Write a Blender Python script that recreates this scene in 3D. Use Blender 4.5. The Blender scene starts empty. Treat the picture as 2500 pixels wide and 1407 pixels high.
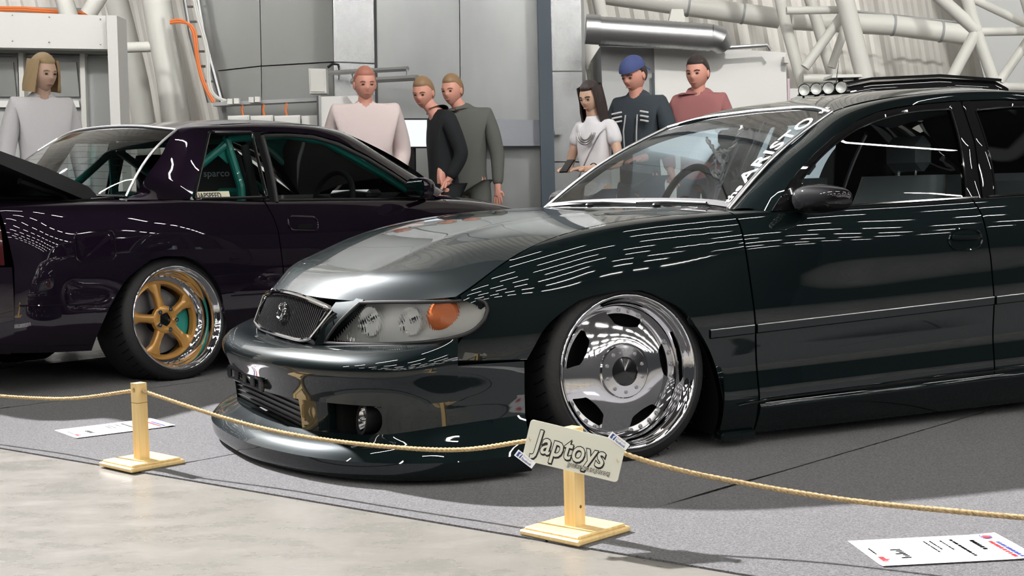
import bpy, bmesh, math, random
import numpy as np
from mathutils import Vector, Matrix

S = bpy.context.scene
COL = S.collection
rnd = random.Random(7)

# ------------------------------------------------------------------ camera
FPX, CAM_H = 3472.0, 0.90
PITCH, ROLL = math.atan(243.5 / FPX), math.atan(0.026)
_F = Vector((0, math.cos(PITCH), -math.sin(PITCH)))
_U0 = Vector((0, math.sin(PITCH), math.cos(PITCH)))
_R0 = Vector((1, 0, 0))
_R = _R0 * math.cos(ROLL) - _U0 * math.sin(ROLL)
_U = _U0 * math.cos(ROLL) + _R0 * math.sin(ROLL)
cam = bpy.data.cameras.new('camera')
cam.sensor_width = 36.0
cam.lens = 36.0 * FPX / 2500.0
cam.clip_end = 200
cam_o = bpy.data.objects.new('camera', cam)
COL.objects.link(cam_o)
cam_o.matrix_world = Matrix(((_R.x, _U.x, -_F.x, 0), (_R.y, _U.y, -_F.y, 0), (_R.z, _U.z, -_F.z, CAM_H), (0, 0, 0, 1)))
S.camera = cam_o


def at(x, y, Y):
    """point of the hall seen at photo position (x, y) standing at depth Y"""
    r = _F + _R * ((x - 1250) / FPX) - _U * ((y - 703.5) / FPX)
    return Vector((0, 0, CAM_H)) + r * (Y / r.y)


def on_floor(x, y, z=0.0):
    r = _F + _R * ((x - 1250) / FPX) - _U * ((y - 703.5) / FPX)
    return Vector((0, 0, CAM_H)) + r * ((z - CAM_H) / r.z)


# ------------------------------------------------------------------ world, exposure
w = bpy.data.worlds.new('hall_air')
S.world = w
w.use_nodes = True
w.node_tree.nodes['Background'].inputs[0].default_value = (0.9, 0.95, 1.0, 1)
w.node_tree.nodes['Background'].inputs[1].default_value = 0.05
S.view_settings.view_transform = 'Standard'
S.view_settings.look = 'None'
S.view_settings.exposure = 0.0
S.view_settings.gamma = 1.0
S.view_settings.use_curve_mapping = False

# the hall's flood light: high on the far left truss, throws the cars' shadows towards us
FLOOD = Vector((-7.9, 11.7, 8.3))
FLOOD_AIM = Vector((4.0, 2.0, 0.0))
fl = bpy.data.lights.new('flood_beam', 'SPOT')
fl.energy = 39000
fl.color = (1.0, 0.97, 0.98)
fl.spot_size = math.radians(52)
fl.spot_blend = 1.0
fl.shadow_soft_size = 0.16
flo = bpy.data.objects.new('flood_beam', fl)
COL.objects.link(flo)
flo.location = FLOOD
flo.rotation_euler = (FLOOD_AIM - FLOOD).to_track_quat('-Z', 'Y').to_euler()
STRIP_POWER = 110.0
# three added floods, unseen under the roof, to brighten the far wall
WASHES = [(Vector((3.5, 1.0, 9.2)), Vector((1.5, 15.0, 4.6))), (Vector((-6.5, 1.0, 9.2)), Vector((-8.0, 15.0, 4.8))), (Vector((12.5, 1.0, 9.2)), Vector((11.0, 15.0, 4.8)))]
for a_, b_ in WASHES:
    wl_ = bpy.data.lights.new('added_wash_beam', 'SPOT')
    wl_.energy = 4200
    wl_.color = (1.0, 0.98, 0.94)
    wl_.spot_size = math.radians(60)
    wl_.spot_blend = 0.6
    wl_.shadow_soft_size = 0.3
    wo_ = bpy.data.objects.new('added_wash_beam', wl_)
    COL.objects.link(wo_)
    wo_.location = a_
    wo_.rotation_euler = (b_ - a_).to_track_quat('-Z', 'Y').to_euler()


# ------------------------------------------------------------------ materials
MATS = {}


def mat(name, col, rough=0.5, metal=0.0, coat=0.0, spec=0.5, trans=0.0, ior=1.45, emit=None, es=0.0, alpha=1.0,
        noise=None, bump=None, aniso=0.0, sheen=0.0, coat_rough=0.02):
    m = bpy.data.materials.new(name)
    m.use_nodes = True
    nt = m.node_tree
    b = nt.nodes['Principled BSDF']
    c = (*col, 1) if len(col) == 3 else col
    b.inputs['Base Color'].default_value = c
    b.inputs['Roughness'].default_value = rough
    b.inputs['Metallic'].default_value = metal
    b.inputs['Coat Weight'].default_value = coat
    b.inputs['Coat Roughness'].default_value = coat_rough
    b.inputs['Specular IOR Level'].default_value = spec
    b.inputs['Transmission Weight'].default_value = trans
    b.inputs['IOR'].default_value = ior
    b.inputs['Alpha'].default_value = alpha
    b.inputs['Anisotropic'].default_value = aniso
    b.inputs['Sheen Weight'].default_value = sheen
    if emit:
        b.inputs['Emission Color'].default_value = (*emit, 1)
        b.inputs['Emission Strength'].default_value = es
    if noise or bump:
        tc = nt.nodes.new('ShaderNodeTexCoord')
    if noise:   # (scale, amount, detail, stretch) : mottles the colour
        sc, am, det = noise[:3]
        mp = nt.nodes.new('ShaderNodeMapping')
        mp.inputs['Scale'].default_value = noise[3] if len(noise) > 3 else (1, 1, 1)
        n = nt.nodes.new('ShaderNodeTexNoise')
        n.inputs['Scale'].default_value = sc
        n.inputs['Detail'].default_value = det
        r = nt.nodes.new('ShaderNodeValToRGB')
        r.color_ramp.elements[0].position = 0.3
        r.color_ramp.elements[1].position = 0.7
        r.color_ramp.elements[0].color = tuple(max(0, x * (1 - am)) for x in c[:3]) + (1,)
        r.color_ramp.elements[1].color = tuple(min(1, x * (1 + am)) for x in c[:3]) + (1,)
        nt.links.new(tc.outputs['Object'], mp.inputs[0])
        nt.links.new(mp.outputs[0], n.inputs['Vector'])
        nt.links.new(n.outputs['Fac'], r.inputs[0])
        nt.links.new(r.outputs[0], b.inputs['Base Color'])
    if bump:    # (scale, strength, detail, stretch)
        mp = nt.nodes.new('ShaderNodeMapping')
        mp.inputs['Scale'].default_value = bump[3] if len(bump) > 3 else (1, 1, 1)
        n = nt.nodes.new('ShaderNodeTexNoise')
        n.inputs['Scale'].default_value = bump[0]
        n.inputs['Detail'].default_value = bump[2]
        bp = nt.nodes.new('ShaderNodeBump')
        bp.inputs['Strength'].default_value = bump[1]
        bp.inputs['Distance'].default_value = 0.01
        nt.links.new(tc.outputs['Object'], mp.inputs[0])
        nt.links.new(mp.outputs[0], n.inputs['Vector'])
        nt.links.new(n.outputs['Fac'], bp.inputs['Height'])
        nt.links.new(bp.outputs[0], b.inputs['Normal'])
    MATS[name] = m
    return m


def flake_paint(name, col, flake, fscale=900.0, amount=0.5):
    """metallic car paint: flakes under a clear coat"""
    m = mat(name, col, rough=0.36, metal=0.45, coat=1.0, spec=0.0)
    nt = m.node_tree
    b = nt.nodes['Principled BSDF']
    tc = nt.nodes.new('ShaderNodeTexCoord')
    v = nt.nodes.new('ShaderNodeTexVoronoi')
    v.inputs['Scale'].default_value = fscale
    mix = nt.nodes.new('ShaderNodeMix')
    mix.data_type = 'RGBA'
    sep = nt.nodes.new('ShaderNodeSeparateColor')
    mul = nt.nodes.new('ShaderNodeMath')
    mul.operation = 'MULTIPLY'
    mul.inputs[1].default_value = amount
    nt.links.new(tc.outputs['Object'], v.inputs['Vector'])
    nt.links.new(v.outputs['Color'], sep.inputs[0])
    nt.links.new(sep.outputs[0], mul.inputs[0])
    nt.links.new(mul.outputs[0], mix.inputs[0])
    mix.inputs[6].default_value = (*col, 1)
    mix.inputs[7].default_value = (*flake, 1)
    nt.links.new(mix.outputs[2], b.inputs['Base Color'])
    return m


def glass(name, tint, refl_ior=1.5, mixfac=None):
    """thin sheet glass: tinted see-through with a fresnel mirror on top"""
    m = bpy.data.materials.new(name)
    m.use_nodes = True
    nt = m.node_tree
    for n in list(nt.nodes):
        nt.nodes.remove(n)
    out = nt.nodes.new('ShaderNodeOutputMaterial')
    mx = nt.nodes.new('ShaderNodeMixShader')
    tr = nt.nodes.new('ShaderNodeBsdfTransparent')
    gl = nt.nodes.new('ShaderNodeBsdfGlossy')
    fr = nt.nodes.new('ShaderNodeFresnel')
    fr.inputs['IOR'].default_value = refl_ior
    tr.inputs[0].default_value = (*tint, 1)
    gl.inputs['Roughness'].default_value = 0.01
    nt.links.new(fr.outputs[0], mx.inputs[0])
    nt.links.new(tr.outputs[0], mx.inputs[1])
    nt.links.new(gl.outputs[0], mx.inputs[2])
    nt.links.new(mx.outputs[0], out.inputs[0])
    MATS[name] = m
    return m


# ------------------------------------------------------------------ object helpers
def tag(o, label=None, cat=None, group=None, kind=None):
    if label: o['label'] = label
    if cat: o['category'] = cat
    if group: o['group'] = group
    if kind: o['kind'] = kind
    return o


def thing(name, label, cat, loc=(0, 0, 0), rz=0.0, group=None):
    o = bpy.data.objects.new(name, None)
    COL.objects.link(o)
    o.location = loc
    o.rotation_euler = (0, 0, rz)
    o.empty_display_size = 0.1
    return tag(o, label, cat, group)


def link(name, me, m=None, parent=None):
    o = bpy.data.objects.new(name, me)
    COL.objects.link(o)
    if m is not None and not me.materials:
        me.materials.append(MATS[m] if isinstance(m, str) else m)
    if parent is not None:
        o.parent = parent
    return o


def mesh(name, vs, fs, m, parent=None, smooth=True, sharp=None):
    me = bpy.data.meshes.new(name)
    me.from_pydata([tuple(map(float, v)) for v in vs], [], [tuple(int(i) for i in f) for f in fs])
    me.validate()
    if smooth:
        me.polygons.foreach_set('use_smooth', [True] * len(me.polygons))
        if sharp is not None:
            me.set_sharp_from_angle(angle=math.radians(sharp))
    return link(name, me, m, parent)


class MB:
    """collects shapes of ONE part and links them as one mesh"""
    def __init__(s):
        s.v, s.f = [], []

    def add(s, vs, fs):
        k = len(s.v)
        s.v += [tuple(map(float, v)) for v in vs]
        s.f += [tuple(int(i) + k for i in f) for f in fs]
        return s

    def box(s, c, d, rot=None, bev=0.0):
        hx, hy, hz = d[0] / 2, d[1] / 2, d[2] / 2
        c = Vector(c)
        b = min(bev, hx * .9, hy * .9, hz * .9)
        pts, fs = [], []
        if b <= 0:
            pts = [Vector((sx * hx, sy * hy, sz * hz)) for sz in (-1, 1) for sy in (-1, 1) for sx in (-1, 1)]
            fs = [(0, 2, 3, 1), (4, 5, 7, 6), (0, 1, 5, 4), (2, 6, 7, 3), (0, 4, 6, 2), (1, 3, 7, 5)]
        else:
            idx = {}
            for sx in (-1, 1):
                for sy in (-1, 1):
                    for sz in (-1, 1):
                        for ax in range(3):
                            p = [sx * (hx - b), sy * (hy - b), sz * (hz - b)]
                            p[ax] = (sx, sy, sz)[ax] * (hx, hy, hz)[ax]
                            idx[sx, sy, sz, ax] = len(pts)
                            pts.append(Vector(p))
            for ax in range(3):
                o1, o2 = [a for a in range(3) if a != ax]
                for sg in (-1, 1):
                    q = []
                    for a, bb in ((-1, -1), (1, -1), (1, 1), (-1, 1)):
                        k = [0, 0, 0]
                        k[ax], k[o1], k[o2] = sg, a, bb
                        q.append(idx[k[0], k[1], k[2], ax])
                    fs.append(tuple(q if (sg > 0) == (ax != 1) else q[::-1]))
            for ax in range(3):
                o1, o2 = [a for a in range(3) if a != ax]
                for a in (-1, 1):
                    for bb in (-1, 1):
                        k0, k1 = [0, 0, 0], [0, 0, 0]
                        k0[ax], k1[ax] = -1, 1
                        k0[o1] = k1[o1] = a
                        k0[o2] = k1[o2] = bb
                        fs.append((idx[(*k0, o1)], idx[(*k1, o1)], idx[(*k1, o2)], idx[(*k0, o2)]))
            for sx in (-1, 1):
                for sy in (-1, 1):
                    for sz in (-1, 1):
                        fs.append((idx[sx, sy, sz, 0], idx[sx, sy, sz, 1], idx[sx, sy, sz, 2]))
        if rot is not None:
            pts = [rot @ p for p in pts]
        return s.add([p + c for p in pts], fs)

    def tube(s, path, r, n=10, caps=True, closed=False):
        P = [Vector(p) for p in path]
        rs = r if isinstance(r, (list, tuple)) else [r] * len(P)
        N = len(P)
        up, rings = None, []
        for i in range(N):
            if closed:
                t = (P[(i + 1) % N] - P[i - 1])
            else:
                t = P[min(i + 1, N - 1)] - P[max(i - 1, 0)]
            t.normalize()
            if up is None:
                a = Vector((0, 0, 1)) if abs(t.z) < .9 else Vector((1, 0, 0))
                up = t.cross(a).normalized()
            up = (up - t * up.dot(t)).normalized()
            q = t.cross(up)
            rings.append([P[i] + (up * math.cos(2 * math.pi * k / n) + q * math.sin(2 * math.pi * k / n)) * rs[i] for k in range(n)])
        vs = [p for rg in rings for p in rg]
        fs = []
        for i in range(N if closed else N - 1):
            j = (i + 1) % N
            for k in range(n):
                l = (k + 1) % n
                fs.append((i * n + k, i * n + l, j * n + l, j * n + k))
        if caps and not closed:
            fs.append(tuple(range(n - 1, -1, -1)))
            fs.append(tuple((N - 1) * n + k for k in range(n)))
        return s.add(vs, fs)

    def lathe(s, prof, n=48, M=None, closed=False):
        """prof: (r, h) pairs turned about local Z"""
        vs, fs = [], []
        for r, h in prof:
            for k in range(n):
                a = 2 * math.pi * k / n
                vs.append(Vector((r * math.cos(a), r * math.sin(a), h)))
        m = len(prof)
        for i in range(m if closed else m - 1):
            j = (i + 1) % m
            for k in range(n):
                l = (k + 1) % n
                fs.append((i * n + k, i * n + l, j * n + l, j * n + k))
        if M is not None:
            vs = [M @ v for v in vs]
        return s.add(vs, fs)

    def prism(s, poly, h0, h1, M=None):
        """poly in local XY extruded from h0 to h1"""
        n = len(poly)
        vs = [Vector((p[0], p[1], h0)) for p in poly] + [Vector((p[0], p[1], h1)) for p in poly]
        fs = [tuple(range(n - 1, -1, -1)), tuple(range(n, 2 * n))]
        fs += [(i, (i + 1) % n, n + (i + 1) % n, n + i) for i in range(n)]
        if M is not None:
            vs = [M @ v for v in vs]
        return s.add(vs, fs)

    def sphere(s, c, r, n=12, m=8, M=None):
        vs, fs = [], []
        r = (r, r, r) if isinstance(r, (int, float)) else r
        for i in range(m + 1):
            t = math.pi * i / m
            for k in range(n):
                a = 2 * math.pi * k / n
                vs.append(Vector((r[0] * math.sin(t) * math.cos(a), r[1] * math.sin(t) * math.sin(a), r[2] * math.cos(t))))
        for i in range(m):
            for k in range(n):
                l = (k + 1) % n
                fs.append((i * n + k, (i + 1) * n + k, (i + 1) * n + l, i * n + l))
        if M is not None:
            vs = [M @ v for v in vs]
        return s.add([v + Vector(c) for v in vs], fs)

    def build(s, name, m, parent=None, smooth=True, sharp=35):
        return mesh(name, s.v, s.f, m, parent, smooth, sharp)


def rrect(w, h, r, n=5):
    """rounded rectangle outline about the origin"""
    out = []
    for cx, cy, a0 in ((w / 2 - r, h / 2 - r, 0), (-w / 2 + r, h / 2 - r, 90), (-w / 2 + r, -h / 2 + r, 180), (w / 2 - r, -h / 2 + r, 270)):
        for k in range(n + 1):
            a = math.radians(a0 + 90 * k / n)
            out.append((cx + r * math.cos(a), cy + r * math.sin(a)))
    return out


def frame_M(o, ex, ey, ez):
    return Matrix(((ex[0], ey[0], ez[0], o[0]), (ex[1], ey[1], ez[1], o[1]), (ex[2], ey[2], ez[2], o[2]), (0, 0, 0, 1)))


def text_mesh(name, body, size, M, m, parent=None, depth=0.0006, bold=0.0, shear=0.0, sx=1.0, align='LEFT', space=1.0):
    """flat lettering as a thin mesh lying in the XY plane of M"""
    cu = bpy.data.curves.new(name, 'FONT')
    cu.body = body
    cu.size = size
    cu.extrude = depth
    cu.offset = bold
    cu.shear = shear
    cu.align_x = align
    cu.space_character = space
    cu.resolution_u = 3
    o = bpy.data.objects.new(name, cu)
    COL.objects.link(o)
    bpy.context.view_layer.update()
    me = bpy.data.meshes.new_from_object(o.evaluated_get(bpy.context.evaluated_depsgraph_get()))
    bpy.data.objects.remove(o)
    bpy.data.curves.remove(cu)
    me.transform(Matrix.Diagonal((sx, 1, 1, 1)))
    me.transform(M)
    me.materials.clear()
    return link(name, me, m, parent)


# ------------------------------------------------------------------ smooth surfaces (tensor cubic splines)
def spl_basis(keys, x):
    """values at x of the natural cubic spline cardinal functions on keys -> (len(x), len(keys))"""
    k = np.asarray(keys, float)
    n = len(k)
    x = np.atleast_1d(np.asarray(x, float))
    h = np.diff(k)
    A = np.zeros((n, n))
    Bm = np.zeros((n, n))
    A[0, 0] = A[-1, -1] = 1
    for i in range(1, n - 1):
        A[i, i - 1], A[i, i], A[i, i + 1] = h[i - 1], 2 * (h[i - 1] + h[i]), h[i]
        Bm[i, i - 1] = 6 / h[i - 1]
        Bm[i, i] = -6 / h[i - 1] - 6 / h[i]
        Bm[i, i + 1] = 6 / h[i]
    M2 = np.linalg.solve(A, Bm)
    j = np.clip(np.searchsorted(k, x, side='right') - 1, 0, n - 2)
    t0, t1, hh = k[j], k[j + 1], h[j]
    a, b = (t1 - x), (x - t0)
    E0 = np.zeros((len(x), n))
    E0[np.arange(len(x)), j] = a / hh
    E0[np.arange(len(x)), j + 1] += b / hh
    c0 = (a ** 3 / hh - hh * a) / 6
    c1 = (b ** 3 / hh - hh * b) / 6
    return E0 + c0[:, None] * M2[j] + c1[:, None] * M2[j + 1]


def spl(keys, vals, x):
    return spl_basis(keys, x) @ np.asarray(vals, float)


class Net:
    def __init__(s, us, vs, G):
        s.us, s.vs, s.G = list(us), list(vs), np.asarray(G, float)   # G[row v][col u] = (x, w, z)

    def ev(s, u, v):
        u, v = np.broadcast_arrays(np.asarray(u, float), np.asarray(v, float))
        sh = u.shape
        Bu, Bv = spl_basis(s.us, u.ravel()), spl_basis(s.vs, v.ravel())
        return np.einsum('ni,nj,jik->nk', Bu, Bv, s.G).reshape(sh + (3,))

    def inv(s, x, z, u0=None, v0=None):
        """(u, v) where the surface has this x and z"""
        u, v = (x if u0 is None else u0), (np.mean(s.vs) if v0 is None else v0)
        best = None
        for vv in np.linspace(s.vs[0], s.vs[-1], 25):
            p = s.ev(u, vv)
            d = abs(p[2] - z)
            if best is None or d < best[0]:
                best = (d, vv)
        v = best[1]
        for _ in range(25):
            p = s.ev(u, v)
            e = 1e-3
            pu, pv = (s.ev(u + e, v) - p) / e, (s.ev(u, v + e) - p) / e
            J = np.array([[pu[0], pv[0]], [pu[2], pv[2]]])
            d = np.linalg.lstsq(J, np.array([x - p[0], z - p[2]]), rcond=None)[0]
            d = np.clip(d, -.15, .15)
            u, v = u + d[0], float(np.clip(v + d[1], s.vs[0] - .3, s.vs[-1] + .3))
            if np.abs(d).max() < 1e-5:
                break
        return (float(u), float(v))


def resample(poly, n, smooth=False):
    p = np.asarray(poly, float)
    if smooth and len(p) > 2:
        d = np.r_[0, np.cumsum(np.linalg.norm(np.diff(p, axis=0), axis=1))]
        t = np.linspace(0, d[-1], n)
        return spl_basis(d, t) @ p
    d = np.r_[0, np.cumsum(np.linalg.norm(np.diff(p, axis=0), axis=1))]
    t = np.linspace(0, d[-1], n)
    return np.stack([np.interp(t, d, p[:, k]) for k in range(p.shape[1])], 1)


def orient(P, nu, nv, ctr):
    """quads of an (nv, nu) grid facing away from ctr"""
    fs = []
    for j in range(nv - 1):
        for i in range(nu - 1):
            fs.append((j * nu + i, j * nu + i + 1, (j + 1) * nu + i + 1, (j + 1) * nu + i))
    c = 0.0
    for f in fs[:: max(1, len(fs) // 60)]:
        a, b, d = P[f[0]], P[f[1]], P[f[3]]
        m = P[list(f)].mean(0)
        nn = np.cross(b - a, d - a)
        c += float(np.dot(nn, m - ctr)) / (np.linalg.norm(nn) + 1e-12)
    return fs if c > 0 else [f[::-1] for f in fs]


def sheet(name, P, m, parent, ctr=(0, 0, .5), flange=0.012, side=-1, dup_side=False, smooth=True):
    """P: (nv, nu, 3) grid in (x, w, z).  Linked for the near side (y = -w) with edges turned in by flange."""
    P = np.array(P, float)
    nv, nu, _ = P.shape
    Q = P.reshape(-1, 3).copy()
    Q[:, 1] *= side
    c = np.asarray(ctr, float).copy()
    fs = orient(Q, nu, nv, c)
    vs = Q
    if flange:
        flip = fs[0][1] != 1
        nrm = np.zeros_like(Q)
        G = Q.reshape(nv, nu, 3)
        du = np.gradient(G, axis=1)
        dv = np.gradient(G, axis=0)
        nn = np.cross(du, dv)
        nn /= np.linalg.norm(nn, axis=2, keepdims=True) + 1e-12
        if flip:
            nn = -nn
        loop = [(0, i) for i in range(nu)] + [(j, nu - 1) for j in range(1, nv)] + [(nv - 1, i) for i in range(nu - 2, -1, -1)] + [(j, 0) for j in range(nv - 2, 0, -1)]
        k = len(Q)
        extra, ring = [], []
        for (j, i) in loop:
            ring.append(j * nu + i)
            extra.append(G[j, i] - nn[j, i] * flange)
        vs = np.vstack([Q, np.array(extra)])
        L = len(loop)
        for a in range(L):
            b = (a + 1) % L
            f = (ring[a], k + a, k + b, ring[b])
            fs.append(f[::-1] if flip else f)
    me = bpy.data.meshes.new(name)
    me.from_pydata([tuple(map(float, v)) for v in vs], [], [tuple(int(i) for i in f) for f in fs])
    nf = (nu - 1) * (nv - 1)
    me.polygons.foreach_set('use_smooth', [True] * len(me.polygons))
    if flange:
        me.set_sharp_from_angle(angle=math.radians(50))
    return link(name, me, m, parent)


def ruled(net, bot, top, nu=40, nv=20, smooth=False, eps=0.0):
    """grid on net between two (u, v) polylines"""
    b, t = resample(bot, nu, smooth), resample(top, nu, smooth)
    s = np.linspace(0, 1, nv)[:, None, None]
    uv = b[None] * (1 - s) + t[None] * s
    return net.ev(uv[..., 0], uv[..., 1])


def both(name, P, m, parent, **k):
    return [sheet(name, P, m, parent, side=s, **k) for s in (-1, 1)]


def copy_tree(o, parent=None):
    c = o.copy()
    COL.objects.link(c)
    if parent is not None:
        c.parent = parent
    for ch in list(o.children):
        copy_tree(ch, c)
    return c
# ------------------------------------------------------------------ palette
flake_paint('paint_green_black', (0.0028, 0.0042, 0.0046), (0.010, 0.022, 0.024), 1100, 0.5)
flake_paint('paint_purple_black', (0.005, 0.0032, 0.0065), (0.022, 0.011, 0.028), 1100, 0.45)
mat('paint_black', (0.004, 0.004, 0.005), rough=0.6, coat=1.0, spec=0.05)
mat('black_plastic', (0.012, 0.012, 0.013), rough=0.45)
mat('black_gloss', (0.008, 0.008, 0.009), rough=0.08, coat=0.6)
mat('dark_void', (0.006, 0.006, 0.006), rough=0.9, spec=0.1)
mat('rubber', (0.014, 0.014, 0.015), rough=0.62, bump=(60, .15, 3))
mat('chrome', (0.86, 0.86, 0.87), rough=0.05, metal=1.0)
mat('polished_alloy', (0.80, 0.80, 0.82), rough=0.06, metal=1.0)
mat('satin_alloy', (0.62, 0.62, 0.63), rough=0.28, metal=1.0)
mat('steel_bolt', (0.55, 0.55, 0.57), rough=0.22, metal=1.0)
mat('gold_paint', (0.52, 0.27, 0.065), rough=0.28, metal=0.35, coat=0.8)
mat('gold_metal', (0.75, 0.52, 0.10), rough=0.15, metal=1.0)
mat('teal_paint', (0.020, 0.30, 0.25), rough=0.3, coat=0.6)
mat('brake_disc', (0.25, 0.25, 0.26), rough=0.4, metal=1.0)
mat('leather_grey', (0.27, 0.31, 0.33), rough=0.4, bump=(90, .12, 2))
mat('cabin_dark', (0.016, 0.016, 0.018), rough=0.6)
mat('cabin_pale', (0.34, 0.36, 0.36), rough=0.7)
mat('seat_cloth', (0.02, 0.02, 0.023), rough=0.9)
mat('white_print', (0.80, 0.80, 0.80), rough=0.45)
mat('cream_print', (0.72, 0.70, 0.52), rough=0.45)
mat('grey_print', (0.30, 0.36, 0.38), rough=0.5)
mat('amber_lens', (0.60, 0.17, 0.06), rough=0.15, coat=0.7)
mat('red_lens', (0.045, 0.003, 0.004), rough=0.1, coat=0.8)
mat('lamp_inner', (0.80, 0.81, 0.79), rough=0.3, metal=0.15, coat=0.5)
mat('lamp_white', (0.82, 0.83, 0.80), rough=0.3)
glass('car_glass', (0.72, 0.76, 0.76), 1.52)
glass('car_glass_dark', (0.16, 0.17, 0.18), 1.55)
glass('car_glass_clear', (0.75, 0.80, 0.79), 1.5)
glass('lamp_glass', (0.93, 0.94, 0.93), 1.45)
mat('mirror_glass', (0.75, 0.8, 0.86), rough=0.02, metal=1.0)


def ribbed_lens():
    """fluted head lamp cover: clear, with fine vertical flutes"""
    m = mat('fluted_lens', (0.93, 0.94, 0.92), rough=0.05, trans=1.0, ior=1.12, spec=0.6)
    nt = m.node_tree
    b = nt.nodes['Principled BSDF']
    tc = nt.nodes.new('ShaderNodeTexCoord')
    wv = nt.nodes.new('ShaderNodeTexWave')
    wv.inputs['Scale'].default_value = 62
    wv.bands_direction = 'X'
    bp = nt.nodes.new('ShaderNodeBump')
    bp.inputs['Strength'].default_value = 0.55
    bp.inputs['Distance'].default_value = 0.004
    nt.links.new(tc.outputs['Object'], wv.inputs['Vector'])
    nt.links.new(wv.outputs['Fac'], bp.inputs['Height'])
    nt.links.new(bp.outputs[0], b.inputs['Normal'])


ribbed_lens()

mat('slat_grey', (0.05, 0.05, 0.052), rough=0.22, metal=0.6)
mat('silver_bright', (0.85, 0.85, 0.86), rough=0.25, metal=0.35)
# ================================================================== the hall
def concrete():
    m = mat('concrete', (0.50, 0.47, 0.42), rough=0.30, spec=0.4)
    nt = m.node_tree
    b = nt.nodes['Principled BSDF']
    tc = nt.nodes.new('ShaderNodeTexCoord')
    mp = nt.nodes.new('ShaderNodeMapping'); mp.inputs['Scale'].default_value = (1.0, 1.7, 1.0); mp.inputs['Rotation'].default_value = (0, 0, .25)
    n1 = nt.nodes.new('ShaderNodeTexNoise'); n1.inputs['Scale'].default_value = 4.5; n1.inputs['Detail'].default_value = 8; n1.inputs['Roughness'].default_value = .62
    n2 = nt.nodes.new('ShaderNodeTexNoise'); n2.inputs['Scale'].default_value = 34; n2.inputs['Detail'].default_value = 9; n2.inputs['Roughness'].default_value = .7
    r1 = nt.nodes.new('ShaderNodeValToRGB')
    r1.color_ramp.elements[0].position, r1.color_ramp.elements[1].position = .32, .68
    r1.color_ramp.elements[0].color, r1.color_ramp.elements[1].color = (.178, .173, .156, 1), (.214, .202, .186, 1)
    r2 = nt.nodes.new('ShaderNodeValToRGB')
    r2.color_ramp.elements[0].position, r2.color_ramp.elements[1].position = .35, .6
    r2.color_ramp.elements[0].color, r2.color_ramp.elements[1].color = (.86, .87, .84, 1), (1, 1, 1, 1)
    mx = nt.nodes.new('ShaderNodeMix'); mx.data_type = 'RGBA'; mx.blend_type = 'MULTIPLY'; mx.inputs[0].default_value = 1.0
    nt.links.new(tc.outputs['Object'], mp.inputs[0])
    for n in (n1, n2): nt.links.new(mp.outputs[0], n.inputs['Vector'])
    nt.links.new(n1.outputs['Fac'], r1.inputs[0]); nt.links.new(n2.outputs['Fac'], r2.inputs[0])
    nt.links.new(r1.outputs[0], mx.inputs[6]); nt.links.new(r2.outputs[0], mx.inputs[7])
    nt.links.new(mx.outputs[2], b.inputs['Base Color'])
    mr = nt.nodes.new('ShaderNodeMapRange'); mr.inputs['To Min'].default_value = .16; mr.inputs['To Max'].default_value = .42
    nt.links.new(n1.outputs['Fac'], mr.inputs[0]); nt.links.new(mr.outputs[0], b.inputs['Roughness'])


concrete()
mat('carpet', (0.125, 0.125, 0.130), rough=0.95, spec=0.1, noise=(150, .5, 3), bump=(300, .8, 3), sheen=0.2)
mat('carpet_edge', (0.04, 0.04, 0.042), rough=0.95)
mat('ceiling_sheet', (0.07, 0.07, 0.075), rough=0.7)
mat('white_paint', (0.66, 0.66, 0.62), rough=0.5)
mat('white_sheet', (0.76, 0.74, 0.70), rough=0.45)
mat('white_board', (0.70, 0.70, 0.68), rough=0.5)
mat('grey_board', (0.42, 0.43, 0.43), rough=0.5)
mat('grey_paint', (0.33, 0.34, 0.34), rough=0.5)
mat('steel_sheet', (0.42, 0.44, 0.44), rough=0.30, metal=0.8, noise=(1.3, .18, 4, (1, 1, .35)), bump=(3, .12, 2))
mat('steel_bright', (0.66, 0.68, 0.69), rough=0.26, metal=0.9, noise=(1.6, .12, 4, (2.2, 1, .3)))
mat('steel_mirror', (0.62, 0.65, 0.72), rough=0.14, metal=0.6, bump=(7, .35, 3))
mat('dull_metal_panel', (0.26, 0.265, 0.26), rough=0.35, metal=0.6, noise=(.9, .14, 4, (1, 1, .4)))
mat('dark_blue_steel', (0.055, 0.075, 0.095), rough=0.45)
mat('galvanised', (0.45, 0.46, 0.47), rough=0.35, metal=0.9)
mat('orange_cable', (0.72, 0.20, 0.06), rough=0.5)
mat('seam_dark', (0.05, 0.05, 0.05), rough=0.8)
mat('strip_lamp', (1, 1, 1), emit=(1.0, 0.97, 0.93), es=STRIP_POWER)
mat('grey_box', (0.60, 0.60, 0.57), rough=0.45)

# floor, ceiling, hidden walls of the hall
mb = MB(); mb.add([(-30, -34, 0), (70, -34, 0), (70, 24, 0), (-30, 24, 0)], [(0, 1, 2, 3)])
tag(mb.build('floor', 'concrete', smooth=False), kind='structure')
mb = MB(); mb.add([(-30, -34, 10), (70, -34, 10), (70, 12, 10.2), (-30, 12, 10.2)], [(3, 2, 1, 0)])
tag(mb.build('ceiling', 'ceiling_sheet', smooth=False), kind='structure')
mb = MB(); mb.add([(-30, -34, 0), (70, -34, 0), (70, -34, 10), (-30, -34, 10)], [(3, 2, 1, 0)])
tag(mb.build('wall_front', 'ceiling_sheet', smooth=False), kind='structure')

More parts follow.
